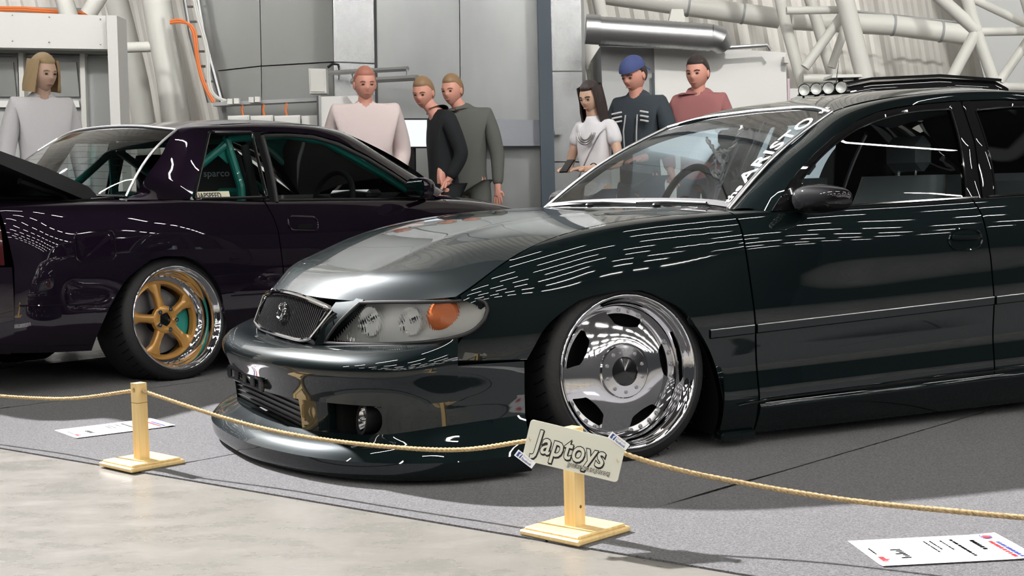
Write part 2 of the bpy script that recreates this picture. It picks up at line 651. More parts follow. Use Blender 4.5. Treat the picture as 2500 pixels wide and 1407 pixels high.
# carpet laid in strips, butted with thin open seams
E0 = Vector((.056, 3.573, 0)); ED = Vector((.778, -.628, 0)); CD = Vector((.690, .724, 0))
tag_lab = ['grey exhibition carpet strip at the far left under the rear of the purple coupe', 'grey carpet strip under the left paper sheet and first rope post', 'grey carpet strip under the nose of the green saloon',
           'grey carpet strip under the right paper sheet', 'grey carpet strip in the lower right corner']
cuts = [-4.8, -3.42, -1.66, 0.02, 1.78, 3.6]
for i in range(5):
    a, b = cuts[i] + .004, cuts[i + 1] - .004
    ln = 4.75
    mb = MB()
    nx, ny = 16, 60
    vs = []
    for j in range(ny + 1):
        for k in range(nx + 1):
            s_ = a + (b - a) * k / nx
            t_ = ln * j / ny
            p = E0 + ED * s_ + CD * t_
            z = .005
            if k in (0, nx) and j > 0:
                z += .003 * max(0, math.sin(t_ * 5 + i * 2)) if t_ < 1.2 else 0
            vs.append((p.x, p.y, z))
    fs = [(j * (nx + 1) + k, j * (nx + 1) + k + 1, (j + 1) * (nx + 1) + k + 1, (j + 1) * (nx + 1) + k) for j in range(ny) for k in range(nx)]
    n0 = len(vs)
    for k in range(nx + 1): vs.append((vs[k][0], vs[k][1], 0.0))
    fs += [(k, n0 + k, n0 + k + 1, k + 1) for k in range(nx)]
    o = mesh('carpet_strip', vs, fs, 'carpet', None, smooth=False)
    tag(o, tag_lab[i], 'carpet', 'grey carpet strips')

# rows of batten lamps under the ceiling
LAMP_ROWS = [-31, -26, -21, -16, -11, -6, -1, 4]
lamp_label = 'white linear batten lamp in the long rows under the hall roof'
proto = None
for iy, yy in enumerate(LAMP_ROWS):
    for ix in range(16):
        xx = -16 + 5.2 * ix + (.9 if iy % 2 else 0)
        if proto is None:
            t = thing('batten_lamp', lamp_label, 'lamp', (xx, yy, 9.3), 0, 'batten lamps in rows under the roof')
            mb = MB(); mb.box((0, 0, .03), (3.1, .16, .06), bev=.01); h = mb.build('housing', 'white_paint', t, smooth=False)
            mb = MB(); mb.box((0, 0, -.01), (3.0, .10, .02)); d = mb.build('diffuser', 'strip_lamp', t, smooth=False)
            mb = MB()
            pass
            for q in (-1, 1):
                mb = MB(); mb.tube([(q, 0, .06), (q, 0, .7)], .006, n=5); mb.build('hanger', 'galvanised', t)
            proto = t
        else:
            c = copy_tree(proto); c.location = (xx, yy, 9.3)

# flood light fitting round the beam; the wash fittings are added with their lamps
for F_, A_, lb in ((FLOOD, FLOOD_AIM, 'black hall flood light aimed down at the cars from the far left'), *[(a_, b_, 'added black flood light, unseen, brightening the %s of the far wall' % w_) for (a_, b_), w_ in zip(WASHES, ('middle', 'left part', 'right part'))]):
    t = thing('flood_light', lb, 'lamp', F_, 0)
    M = (A_ - F_).normalized().to_track_quat('Z', 'Y').to_matrix().to_4x4()
    mb = MB(); mb.lathe([(.24, .10), (.20, -.12), (.10, -.22), (0, -.22)], 24, M); mb.build('lamp_housing', 'black_plastic', t)
    mb = MB(); mb.tube([(0, 0, .25), (0, 0, 1.1)], .02, n=6); mb.build('bracket', 'black_plastic', t)
# ================================================================== far side of the hall
def slab(mb, corners, thick=.05):
    """a flat panel from its four photo-side corners (TL, TR, BR, BL), given real thickness away from us"""
    n = (corners[1] - corners[0]).cross(corners[3] - corners[0]).normalized()
    if n.y < 0: n = -n
    vs = list(corners) + [c + n * thick for c in corners]
    mb.add(vs, [(0, 3, 2, 1), (4, 5, 6, 7), (0, 1, 5, 4), (1, 2, 6, 5), (2, 3, 7, 6), (3, 0, 4, 7)])


def panel(name, pts, Y, m, parent=None, thick=.05):
    pts = list(pts)
    if pts[0][1] == -60:       # runs on up out of sight
        for i, j in ((0, 3), (1, 2)):
            k = (pts[i][0] - pts[j][0]) / (pts[i][1] - pts[j][1])
            pts[i] = (pts[i][0] - 800 * k, -860)
    mb = MB(); slab(mb, [at(x, y, Y[i] if isinstance(Y, (list, tuple)) else Y) for i, (x, y) in enumerate(pts)], thick)
    return mb.build(name, m, parent, smooth=False)


# corrugated outer wall, curving over into the roof
prof = [(16.0, 0.0), (16.0, 3.0), (15.8, 5.0), (15.3, 7.0), (14.2, 8.8), (12.0, 10.2)]
ridge = []
pitch_ = .16
nx = int(44 / (pitch_ / 4))
vs, fs = [], []
for (Y_, z_) in prof:
    for k in range(nx + 1):
        x = -22 + k * pitch_ / 4
        d = (.0, .035, .035, 0)[k % 4]
        vs.append((x - .16 * z_, Y_ - d, z_))
for j in range(len(prof) - 1):
    for k in range(nx):
        fs.append((j * (nx + 1) + k, j * (nx + 1) + k + 1, (j + 1) * (nx + 1) + k + 1, (j + 1) * (nx + 1) + k))
wall = mesh('wall_back', vs, fs, 'white_sheet', None, smooth=False)
tag(wall, kind='structure')


def pipe(name, pts, r, m, label, cat, group=None, parent=None, n=14, Y=None):
    P = [at(x, y, yy) for x, y, yy in pts]
    mb = MB(); mb.tube(P, r, n=n)
    o = mb.build(name, m, parent)
    if parent is None: tag(o, label, cat, group)
    return o


# ---- white tubular roof trusses (each a thing with its chords and braces)
def truss(label, members, knots=()):
    b = at(*members[0][0][-1])
    t = thing('roof_truss', label, 'truss', (b.x, b.y, 0), 0, 'white tubular trusses')
    for pts, r, nm in members:
        if pts[0][1] <= -40 and len(pts) > 2:      # chords run on up to the roof
            (x0, y0, d0), (x1, y1, d1) = pts[0], pts[1]
            k = (x0 - x1) / (y0 - y1)
            pts = [(x0 - 700 * k * 1.15, y0 - 700, d0)] + list(pts)
        mb = MB(); mb.tube([at(*p) - Vector((b.x, b.y, 0)) for p in pts], r, n=14); mb.build(nm, 'white_paint', t)
    return t


D = 13.6
truss('white tubular truss leg standing between the left doorway and the cable ladder', [
    ([(372, -60, D), (392, 60, D), (418, 200, D), (446, 420, D), (460, 520, D)], .135, 'chord'),
    ([(268, -60, D + .9), (300, 60, D + .9), (335, 200, D + .9), (372, 420, D + .9), (392, 520, D + .9)], .115, 'chord'),
    ([(215, 35, D - .3), (262, -40, D - .3)], .075, 'brace'),
    ([(285, 117, D), (400, 113, D)], .050, 'brace'),
    ([(140, -60, D), (170, 45, D)], .085, 'brace')])
truss('white tubular truss leg beside the steel cladding and silver air duct', [
    ([(1400, -80, D), (1432, 60, D), (1458, 180, D), (1490, 420, D)], .100, 'chord'),
    ([(1452, -40, D - .2), (1474, 60, D - .2)], .060, 'brace')])
truss('white tubular truss with crossed braces behind the lamp bar of the pickup', [
    ([(1892, -60, D), (1918, 60, D), (1960, 210, D), (2000, 420, D)], .055, 'chord'),
    ([(2045, -60, D - .5), (2068, 20, D - .5), (2112, 195, D - .5), (2150, 420, D - .5)], .082, 'chord'),
    ([(1960, -60, D + .8), (1985, 20, D + .8), (2035, 190, D + .8), (2070, 420, D + .8)], .060, 'chord'),
    ([(1920, 26, D - .3), (2055, 24, D - .3)], .036, 'brace'),
    ([(1965, 165, D - .3), (2062, 30, D - .3)], .045, 'brace'),
    ([(2030, 165, D), (2072, 40, D)], .040, 'brace'),
    ([(1960, 192, D - .2), (2120, 196, D - .2)], .045, 'brace'),
    ([(2000, -40, D), (2060, 5, D)], .030, 'brace')])
truss('white tubular truss with star-like joint at the far upper right', [
    ([(2345, -60, D), (2385, 80, D), (2430, 210, D), (2490, 420, D)], .055, 'chord'),
    ([(2255, -40, D), (2385, 75, D)], .060, 'brace'),
    ([(2385, 75, D), (2318, 200, D), (2230, 380, D)], .055, 'brace'),
    ([(2385, 78, D), (2560, 75, D)], .042, 'brace'),
    ([(2360, -10, D), (2520, 66, D)], .040, 'brace'),
    ([(2440, 200, D), (2530, 70, D)], .045, 'brace'),
    ([(2430, 212, D), (2560, 214, D)], .042, 'brace'),
    ([(2490, -60, D - .3), (2570, 220, D - .3)], .06, 'chord')])
for k, pts in enumerate(([(1420, -22, 14.9), (1680, 15, 14.9), (1902, 45, 14.9)], [(1930, 48, 14.9), (2180, 62, 14.9), (2375, 88, 14.9)])):
    o = pipe('purlin_tube', pts, .105, 'white_paint', ('long white purlin tube along the corrugated wall above the silver duct', 'long white purlin tube along the corrugated wall above the pickup')[k], 'tube', 'white purlin tubes')
    for f in (.35, .8):
        a, b = at(*pts[0]), at(*pts[-1]); c = at(*pts[1]) if f < .6 else at(*pts[1]) * .4 + at(*pts[2]) * .6
        mb = MB(); d_ = (b - a).normalized(); mb.tube([c - d_ * .012, c + d_ * .012], .112, n=14); mb.build('pipe_clip', 'grey_paint', o)
pipe('conduit', [(2080, 27, 15.2), (2340, 55, 15.2)], .014, 'grey_paint', 'thin dark conduit on the corrugated wall near the top right', 'conduit')

# grey leaning panel at the right end of the corrugation
o = panel('wall_right', [(2340, -60), (2680, -60), (2720, 420), (2460, 420)], 15.0, 'grey_board', None, .06); tag(o, kind='structure')

# ---- doorway building at the left
wl = panel('wall_left', [(-300, 118), (262, 118), (286, 640), (-300, 640)], 12.6, 'grey_board', None, .08); tag(wl, kind='structure')
fas = panel('fascia', [(-300, 18), (258, 38), (262, 120), (-300, 112)], 12.15, 'white_board', wl, .35)
for x, y in ((30, 37), (120, 41), (245, 46), (30, 100), (245, 108), (120, 103)):
    c = at(x, y, 12.14); mb = MB(); mb.sphere(c, .006, 8, 5); mb.build('rivet', 'galvanised', fas)
pst = panel('door_post', [(259, 37), (285, 38), (306, 640), (284, 640)], 12.05, 'white_board', wl, .30)
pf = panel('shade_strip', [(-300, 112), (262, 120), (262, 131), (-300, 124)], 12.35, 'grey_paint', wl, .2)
for i, (x0, x1, m) in enumerate(((-120, 42, 'grey_board'), (62, 196, 'grey_board'), (206, 268, 'grey_paint'))):
    dl = panel('door_leaf', [(x0, 140), (x1, 140), (x1 + 14, 640), (x0 + 14, 640)], 12.45, m, wl, .05)
    if i < 2:
        panel('glazing', [(x0 + 14, 152), (x1 - 10, 152), (x1 - 2, 236), (x0 + 20, 236)], 12.42, 'dull_metal_panel', dl, .02)
        panel('push_bar', [(x0 + 10, 246), (x1 - 4, 246), (x1 - 2, 262), (x0 + 12, 262)], 12.40, 'white_board', dl, .03)
        mb = MB(); c = at(x1 - 14, 300, 12.38); mb.box(c, (.03, .04, .16), bev=.01); mb.build('door_handle', 'galvanised', dl)
for x in (50, 200):
    panel('door_frame', [(x - 6, 126), (x + 6, 126), (x + 22, 640), (x + 10, 640)], 12.38, 'grey_box', wl, .1)

# ---- dull metal clad volume and steel cladding in the middle
wc = panel('wall_centre', [(470, -60), (1424, -60), (1440, 640), (600, 640)], 13.2, 'dull_metal_panel', None, .1); tag(wc, kind='structure')
for pts, Y_, m in ((
        [(482, -60), (632, -60), (637, 160), (530, 172)], 13.1, 'dull_metal_panel'), ([(634, -60), (810, -60), (814, 150), (639, 160)], 13.1, 'dull_metal_panel'),
        ([(531, 175), (637, 163), (642, 640), (640, 640)], 13.1, 'dull_metal_panel'), ([(639, 163), (814, 153), (822, 640), (643, 640)], 13.1, 'dull_metal_panel'),
        ([(812, -60), (911, -60), (915, 154), (815, 150)], 12.5, 'steel_bright'), ([(815, 153), (915, 157), (924, 640), (824, 640)], 12.5, 'steel_bright'),
        ([(916, -60), (1120, -60), (1127, 640), (927, 640)], 12.45, 'steel_sheet'), ([(1122, -60), (1312, -60), (1328, 640), (1129, 640)], 12.45, 'steel_sheet'),
        ([(1342, -60), (1417, -60), (1421, 173), (1346, 173)], 12.35, 'steel_bright'), ([(1346, 176), (1421, 176), (1426, 394), (1351, 394)], 12.35, 'steel_bright'), ([(1351, 397), (1426, 397), (1430, 640), (1356, 640)], 12.35, 'steel_bright')):
    panel('cladding_panel', pts, Y_, m, wc, .06)
panel('corner_column', [(1311, -60), (1343, -60), (1360, 640), (1326, 640)], 12.1, 'dark_blue_steel', wc, .25)
panel('side_return', [(911, -60), (917, -60), (928, 640), (922, 640)], 12.42, 'seam_dark', wc, .1)
panel('mirror_band', [(1118, 291), (1333, 293), (1335, 356), (1119, 357)], 12.30, 'steel_mirror', wc, .05)
panel('call_point', [(1355, 314), (1372, 314), (1372, 329), (1355, 329)], 12.25, 'grey_paint', wc, .04)
# switch boxes, lower plinth with white cabinets
for lab, pts, Y_ in (('pale grey switch box left of the lamp bracket', [(753, 167), (795, 168), (797, 228), (756, 228)], 12.3),):
    t = thing('switch_box', lab, 'box', at(775, 228, Y_))
    b = at(775, 228, Y_)
    mb = MB(); slab(mb, [at(x, y, Y_) - b for x, y in pts], .18); mb.build('case', 'grey_box', t, smooth=False)
    mb = MB(); slab(mb, [at(x, y, Y_ - .01) - b for x, y in [(757, 171), (791, 172), (793, 224), (759, 224)]], .01); mb.build('lid', 'grey_box', t, smooth=False)
    mb = MB(); mb.tube([at(800, 165, Y_) - b, at(812, 156, Y_) - b, at(826, 158, Y_) - b, at(831, 178, Y_) - b], .012, n=6); mb.build('cable', 'black_plastic', t)
t = thing('lamp_bracket', 'slim steel lamp bracket jutting from the steel cladding beside the switch box', 'bracket', at(900, 190, 12.0)); b = at(900, 190, 12.0)
for nm, pts, r in (('arm', [(806, 178, 12.3), (995, 168, 11.6)], .022), ('tray', [(860, 199, 12.0), (1018, 190, 11.4)], .026), ('hook', [(993, 170, 11.6), (994, 180, 11.6), (992, 190, 11.6)], .009), ('hook', [(860, 180, 12.1), (862, 190, 12.1), (860, 198, 12.1)], .008), ('hook', [(830, 165, 12.3), (829, 195, 12.3)], .012)):
    mb = MB(); mb.tube([at(*p) - b for p in pts], r, n=6); mb.build(nm, 'galvanised', t)
for i, (x0, x1) in enumerate(((556, 608), (612, 666), (670, 732), (736, 778))):
    t = thing('wall_cabinet', 'low white wall cabinet under the cable tray, number %s from the left' % ('one', 'two', 'three', 'four')[i], 'cabinet', at((x0 + x1) / 2, 470, 12.4), 0, 'white cabinets under the tray'); b = at((x0 + x1) / 2, 470, 12.4)
    mb = MB(); slab(mb, [at(x, y, 12.4) - b for x, y in ((x0, 283), (x1, 281), (x1 + 6, 470), (x0 + 6, 470))], .35); mb.build('body', 'white_board', t, smooth=False)
    mb = MB(); slab(mb, [at(x, y, 12.38) - b for x, y in ((x0 + 3, 287), (x1 - 3, 285), (x1 + 2, 466), (x0 + 8, 466))], .02); mb.build('door', 'white_board', t, smooth=False)
t = thing('white_partition', 'white upright partition panel beside the switch box', 'panel', at(830, 640, 12.2)); b = at(830, 640, 12.2)
mb = MB(); slab(mb, [at(x, y, 12.2) - b for x, y in ((779, 236), (908, 232), (915, 640), (790, 640))], .06); mb.build('board', 'white_board', t, smooth=False)
mb = MB(); mb.tube([at(778, 234, 12.18) - b, at(789, 640, 12.18) - b], .02, n=6); mb.build('edge_post', 'galvanised', t)

# cable ladder climbing the wall, with its orange cables, then the level tray
t = thing('cable_ladder', 'galvanised cable ladder with orange cables climbing beside the dull metal wall', 'cable ladder', at(528, 252, 12.9)); b = at(528, 252, 12.9)
for dx in (0, 32):
    mb = MB(); mb.tube([at(440 + dx, -60, 12.9) - b, at(466 + dx * 1.0, 90, 12.9) - b, at(510 + dx * .95, 250, 12.9) - b], .018, n=6); mb.build('side_rail', 'galvanised', t)
for y in np.linspace(-20, 235, 8):
    x = np.interp(y, [-60, 90, 250], [440, 466, 510])
    mb = MB(); mb.tube([at(x, y, 12.9) - b, at(x + 31, y, 12.9) - b], .012, n=6); mb.build('rung', 'galvanised', t)
for k in range(4):
    o_ = 4.5 * k
    mb = MB()
    if k < 2:
        pts = [(415, 52 + o_, 12.8), (445, 50 + o_, 12.8), (462 + o_, 62, 12.8), (476 + o_, 110, 12.8), (508 + o_, 230, 12.8), (520 + o_, 250, 12.8)]
    else:
        pts = [(455 + o_, -60, 12.8), (472 + o_, 40, 12.8), (496 + o_, 140, 12.8), (518 + o_, 238, 12.8), (540 + o_, 246, 12.8)]
    mb.tube([Vector(p) for p in resample(np.array([at(*p) - b for p in pts]), 30, True)], .013, n=6); mb.build('cable', 'orange_cable' if k < 2 else 'grey_box', t)
t = thing('cable_tray', 'level galvanised cable tray with four small junction boxes above the white cabinets', 'cable tray', at(650, 250, 12.7)); b = at(650, 250, 12.7)
mb = MB(); slab(mb, [at(x, y, 12.6) - b for x, y in ((520, 250), (782, 238), (782, 246), (520, 259))], .2); mb.build('tray', 'galvanised', t, smooth=False)
for x, y in ((561, 248), (577, 247), (613, 244), (628, 243)):
    mb = MB(); slab(mb, [at(x + a, y + c, 12.5) - b for a, c in ((-6, -7), (6, -7), (6, 6), (-6, 6))], .08); mb.build('junction_box', 'white_board', t, smooth=False)
for x in (593, 645, 700):
    mb = MB(); mb.tube([at(x, 250, 12.62) - b, at(x - 3, 268, 12.62) - b, at(x + 2, 290, 12.62) - b], .010, n=5); mb.build('cable', 'orange_cable', t)
t = thing('wall_tray', 'cable tray with orange cables on the corrugated wall above the left doorway', 'cable tray', at(70, 25, 13.8)); b = at(70, 25, 13.8)
mb = MB(); slab(mb, [at(x, y, 13.8) - b for x, y in ((-120, 12), (220, 20), (220, 32), (-120, 24))], .15); mb.build('tray', 'grey_paint', t, smooth=False)
for k in range(2):
    mb = MB(); mb.tube([at(-120, 18 + 5 * k, 13.75) - b, at(60, 20 + 5 * k, 13.75) - b, at(140, 27 + 4 * k, 13.75) - b, at(215, 33, 13.75) - b], .018, n=6); mb.build('cable', 'orange_cable', t)

# ---- silver air duct and white container at the right
t = thing('air_duct', 'silver spiral air duct with a cut-off elbow above the white container', 'duct', at(1600, 80, 11.8)); b = at(1600, 80, 11.8)
mb = MB(); mb.tube([at(1440, 72, 11.8) - b, at(1735, 92, 11.8) - b], .112, n=28); mb.build('duct_body', 'galvanised', t)
mb = MB(); mb.tube([at(1735, 92, 11.8) - b, at(1752, 95, 11.8) - b, at(1764, 112, 11.85) - b], [.112, .108, .085], n=28); mb.build('elbow', 'galvanised', t)
mb = MB(); mb.tube([at(1430, 71, 11.8) - b, at(1464, 73, 11.8) - b], .122, n=28); mb.build('collar', 'galvanised', t)
for k in range(24):
    x = 1468 + 11.2 * k; y = 73.5 + .0678 * (x - 1460)
    c0 = at(x, y, 11.8) - b; d_ = Vector((1, 0, -.07)).normalized()
    mb = MB(); mb.tube([c0 - d_ * .004, c0 + d_ * .004], .1145, n=24); mb.build('seam_ring', 'galvanised', t)
mb = MB(); mb.tube([at(1462, 108, 11.85) - b, at(1760, 118, 11.85) - b, at(1872, 111, 11.85) - b, at(1880, 122, 11.85) - b], .018, n=8); mb.build('small_pipe', 'galvanised', t)
mb = MB(); slab(mb, [at(x, y, 12.9) - b for x, y in ((1640, 22), (1668, 22), (1674, 62), (1630, 62))], .1); mb.build('hanger_plate', 'white_paint', t, smooth=False)

t = thing('white_container', 'white site container with a red round emblem behind the man in the blue cap', 'container', at(1700, 640, 12.0)); b = at(1700, 640, 12.0)
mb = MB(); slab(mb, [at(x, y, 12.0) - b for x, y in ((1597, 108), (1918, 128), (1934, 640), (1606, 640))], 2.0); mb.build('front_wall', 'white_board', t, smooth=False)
mb = MB(); slab(mb, [at(x, y, 12.05) - b for x, y in ((1466, 112), (1597, 108), (1606, 640), (1490, 640))], 1.9); mb.build('shaded_wall', 'grey_board', t, smooth=False)  # left face of the white box, its shading put into a grey colour
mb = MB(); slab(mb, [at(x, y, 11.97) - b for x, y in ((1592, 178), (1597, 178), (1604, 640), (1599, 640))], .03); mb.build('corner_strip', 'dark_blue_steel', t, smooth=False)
mb = MB(); slab(mb, [at(x, y, 11.9) - b for x, y in ((1914, 138), (1925, 139), (1926, 154), (1915, 153))], .08); mb.build('sensor', 'grey_box', t, smooth=False)
c0 = at(1700, 285, 11.98) - b
mb = MB(); mb.lathe([(.092, 0), (.080, 0)], 30, frame_M(c0, (1, 0, 0), (0, 0, 1), (0, -1, 0))); mb.f = [f[::-1] for f in mb.f]; em = mb.build('emblem', 'print_maroon' if 'print_maroon' in MATS else mat('print_maroon', (.30, .06, .06), rough=.5), t, smooth=False)
mb = MB(); mb.lathe([(.074, 0), (.0, 0)], 30, frame_M(c0, (1, 0, 0), (0, 0, 1), (0, -1, 0))); mb.f = [f[::-1] for f in mb.f]; mb.build('emblem_disc', 'print_maroon', em, smooth=False)
for k, x in enumerate((1742, 1754, 1766)):
    mb = MB(); c1 = at(x, 266, 11.98) - b; mb.box(c1, (.03, .004, .06)); mb.build('print_mark', 'print_maroon', em, smooth=False)
mb = MB(); mb.tube([at(1632, 252, 11.97) - b, at(1780, 251, 11.97) - b], .005, n=5); mb.build('rail_line', 'grey_paint', t)
t = thing('white_barrier', 'small white lilac-edged barrier board to the right of the white container', 'panel', at(1945, 640, 12.3)); b = at(1945, 640, 12.3)
mb = MB(); slab(mb, [at(x, y, 12.3) - b for x, y in ((1926, 216), (2010, 216), (2020, 640), (1936, 640))], .05); mb.build('board', 'white_board', t, smooth=False)
mb = MB(); slab(mb, [at(x, y, 12.28) - b for x, y in ((1922, 192), (1928, 192), (1940, 640), (1932, 640))], .04); mb.build('edge_post', mat('lilac', (.62, .5, .56), rough=.5), t, smooth=False)

# bright display screen standing behind the man in the black jacket
t = thing('display_screen', 'bright white display screen left of the man in the black jacket', 'screen', at(998, 640, 11.2)); b = at(998, 640, 11.2)
mb = MB(); slab(mb, [at(x, y, 11.2) - b for x, y in ((950, 289), (1046, 289), (1046, 362), (970, 362))], .05); mb.build('casing', 'black_plastic', t, smooth=False)
mb = MB(); slab(mb, [at(x, y, 11.18) - b for x, y in ((953, 293), (1042, 293), (1042, 358), (974, 358))], .012); mb.build('picture', mat('screen_white', (.1, .1, .1), emit=(.88, .93, 1.0), es=1.05), t, smooth=False)
mb = MB(); mb.tube([at(1006, 362, 11.23) - b, at(1010, 640, 11.23) - b], .03, n=8); mb.build('stand', 'black_plastic', t)

# ---- black pickup behind the saloon: only its roof and lamp bar rise into view
pk = thing('pickup_truck', 'black pickup with four round lamps on its roof, mostly hidden behind the saloon', 'car', at(2200, 640, 11.15)); pk.location.z = 0; b = Vector(pk.location)
def LPt(x, y, Y): return at(x, y, Y) - b
ztop = LPt(2200, 205, 11.0).z
xa, xb = LPt(1985, 205, 11.0).x, LPt(2418, 215, 11.0).x
rows_ = []
for (fx, z, hw) in ((-.34, ztop - .62, .66), (-.10, ztop - .16, .60), (-.03, ztop - .05, .59), (.25, ztop + .01, .58), (.62, ztop + .025, .58), (.92, ztop - .0, .58), (1.0, ztop - .06, .57), (1.04, ztop - .62, .66)):
    x = xa + (xb - xa) * fx
    rows_.append([(x, y_ * hw, z + dz) for y_, dz in ((-1, -.15), (-.995, -.09), (-.98, -.045), (-.95, -.018), (-.86, -.004), (-.5, .0), (0, .002), (.5, .0), (.86, -.004), (.95, -.018), (.98, -.045), (.995, -.09), (1, -.15))])
P = np.array(rows_); mb = MB(); mb.add(P.reshape(-1, 3), orient(P.reshape(-1, 3), 13, 8, np.array([(xa + xb) / 2, 0, .8])))
mb.build('cab_roof', 'paint_black', pk)
for sd in (-1, 1):
    mb = MB(); q = np.array([[(xa + (xb - xa) * fx, sd * hw, z) for fx, z in ((-.10, ztop - .13), (1.0, ztop - .11))] for hw, z_ in ((.60, 0),)] + [[(xa + (xb - xa) * -.5, sd * .70, ztop - .60), (xa + (xb - xa) * 1.03, sd * .70, ztop - .60)]])
    W = q.reshape(-1, 3); mb.add(W, orient(W, 2, 2, np.array([(xa + xb) / 2, 0, 1.0]))); mb.build('side_glass', 'car_glass_dark', pk)
    mb = MB(); mb.tube([(xa + (xb - xa) * f_, sd * .585, ztop + dz) for f_, dz in ((.02, -.03), (.25, .015), (.62, .025), (.95, -.02))], .012, n=6); mb.build('roof_gutter', 'black_gloss', pk)
mb = MB(); mb.box(((xa + xb) / 2 + .6, 0, ztop - 1.0), (xb - xa + 2.0, 1.5, .72), bev=.06); mb.build('body', 'paint_black', pk)
for wx in (xa + .15, xb + 1.0):
    for sd in (-1, 1):
        mb = MB(); mb.lathe([(.2, .0), (.38, .0), (.40, -.05), (.40, -.22), (.38, -.26), (.2, -.26)], 32, frame_M((wx, sd * .76, .40), (1, 0, 0), (0, 0, 1), (0, -sd * -1, 0))); w_ = mb.build('wheel', 'rubber', pk)
        mb = MB(); mb.lathe([(.2, -.01), (.12, -.05), (0, -.04)], 24, frame_M((wx, sd * .76, .40), (1, 0, 0), (0, 0, 1), (0, sd, 0))); mb.build('hub', 'satin_alloy', w_)
for (x, y) in ((1964, 220), (1993, 217.5), (2023, 215.5), (2054, 213.5)):
    c = LPt(x, y, 10.35); n_ = (Vector((0, 0, CAM_H)) - at(x, y, 10.35)); n_ = Vector((-.45, -.89, 0)).normalized()
    ex_ = Vector((-n_.y, n_.x, 0)); M_ = frame_M(c, -ex_, (0, 0, 1), n_)
    mb = MB(); mb.lathe([(.0, -.06), (.03, -.055), (.043, -.02), (.046, .006), (.041, .010)], 28, M_); rl = mb.build('roof_lamp', 'black_gloss', pk)
    mb = MB(); mb.lathe([(.040, .004), (.03, -.012), (.012, -.02), (0, -.02)], 28, M_); mb.build('lamp_reflector', 'lamp_inner', rl)
    mb = MB(); mb.lathe([(.041, .008), (.02, .013), (0, .014)], 28, M_); mb.build('lamp_lens', 'lamp_glass', rl)
    mb = MB(); mb.tube([c + Vector((0, .04, -.04)), c + Vector((.02, .10, -.09))], .008, n=5); mb.build('lamp_bracket', 'black_plastic', rl)
mb = MB(); mb.tube([LPt(1950, 231, 10.4), LPt(2075, 223, 10.4)], .012, n=8); mb.build('lamp_bar', 'black_plastic', pk)
mb = MB(); slab(mb, [LPt(x, y, 10.8) for x, y in ((2034, 182), (2104, 181), (2107, 188), (2030, 190))], .3); mb.build('roof_vent', 'white_paint', pk, smooth=False)
mb = MB(); mb.tube([LPt(2041, 205, 10.7), LPt(2048, 148, 10.7)], [.004, .0015], n=5); mb.build('aerial', 'black_plastic', pk)
for x in (2052, 2090):
    mb = MB(); mb.tube([LPt(x, 188, 10.9), LPt(x, 200, 10.9)], .02, n=6); mb.build('vent_foot', 'black_plastic', pk)
# ================================================================== green-black saloon
def grid_add(mb, P, side=-1, ctr=(0, 0, .4)):
    P = np.array(P, float)
    nv, nu, _ = P.shape
    Q = P.reshape(-1, 3).copy()
    Q[:, 1] *= side
    return mb.add(Q, orient(Q, nu, nv, np.asarray(ctr, float)))


def multi(*segs):
    """resample a chain of polylines, each with its own count"""
    out = []
    for i, (pl, n, sm) in enumerate(segs):
        r = resample(pl, n, sm)
        out.append(r if i == 0 else r[1:])
    return np.vstack(out)


def ruled_pts(net, b, t, nv):
    s = np.linspace(0, 1, nv)[:, None, None]
    uv = b[None] * (1 - s) + t[None] * s
    return net.ev(uv[..., 0], uv[..., 1])


AR = thing('saloon_car', 'lowered dark green and black saloon with chrome five-window dish wheels, nose towards the rope', 'car', (0.0041, 5.3794, 0), math.radians(25))
PG = 'paint_green_black'

# ---- side surface of the body: columns along x, rows upwards
ax = [-.72, -.5, -.25, 0, .25, .48, .8, 1.2, 1.54, 2.0, 2.4, 2.78, 3.1, 3.4, 3.62]
base = np.array([.775, .850, .878, .889, .892, .893, .894, .895, .895, .895, .894, .892, .872, .83, .74])
axn = np.array(ax)
zS = np.array([.555, .635, .70, .745, .768, .778, .784, .79, .80, .815, .825, .832, .836, .832, .80])
wS = np.array([.74, .81, .832, .842, .846, .853, .864, .866, .866, .862, .852, .838, .812, .77, .68])
z7 = np.array([.585, .668, .733, .777, .796, .803, .803, .81, .818, .83, .845, .86, .866, .86, .83])
w7 = np.array([.69, .755, .765, .768, .770, .785, .83, .84, .84, .83, .81, .78, .75, .70, .60])
zm = .389 + .034 * axn
z4 = zm + .115
z5 = .5 * (z4 + zS) + .01
rows = [
    np.stack([axn, base - .035, 0 * axn + .045], 1),
    np.stack([axn, base + .003, .145 + .016 * axn], 1),
    np.stack([axn, base - .006, .268 + .022 * axn], 1),
    np.stack([axn, base, zm], 1),
    np.stack([axn, base - .004, z4], 1),
    np.stack([axn, .45 * (base - .004) + .55 * wS + .010, z5], 1),
    np.stack([axn, wS, zS], 1),
    np.stack([axn, w7, z7], 1),
]
SIDE = Net(ax, range(8), rows)
VG = ([-.58, -.45, -.3, -.18, 0, .5], [5.15, 5.9, 6.6, 6.95, 7, 7])


def vg(x):
    return np.interp(x, *VG)


def sv(x, z):
    return SIDE.inv(x, z)


G = .0035  # half a panel gap
arch_pts = [(-.365, .3625), (-.335, .41), (-.29, .468), (-.2, .527), (-.1, .555), (0, .562), (.1, .541), (.17, .506), (.239, .439), (.30, .345), (.335, .25), (.347, .15), (.349, .05)]
arch_uv = [sv(*p) for p in arch_pts]

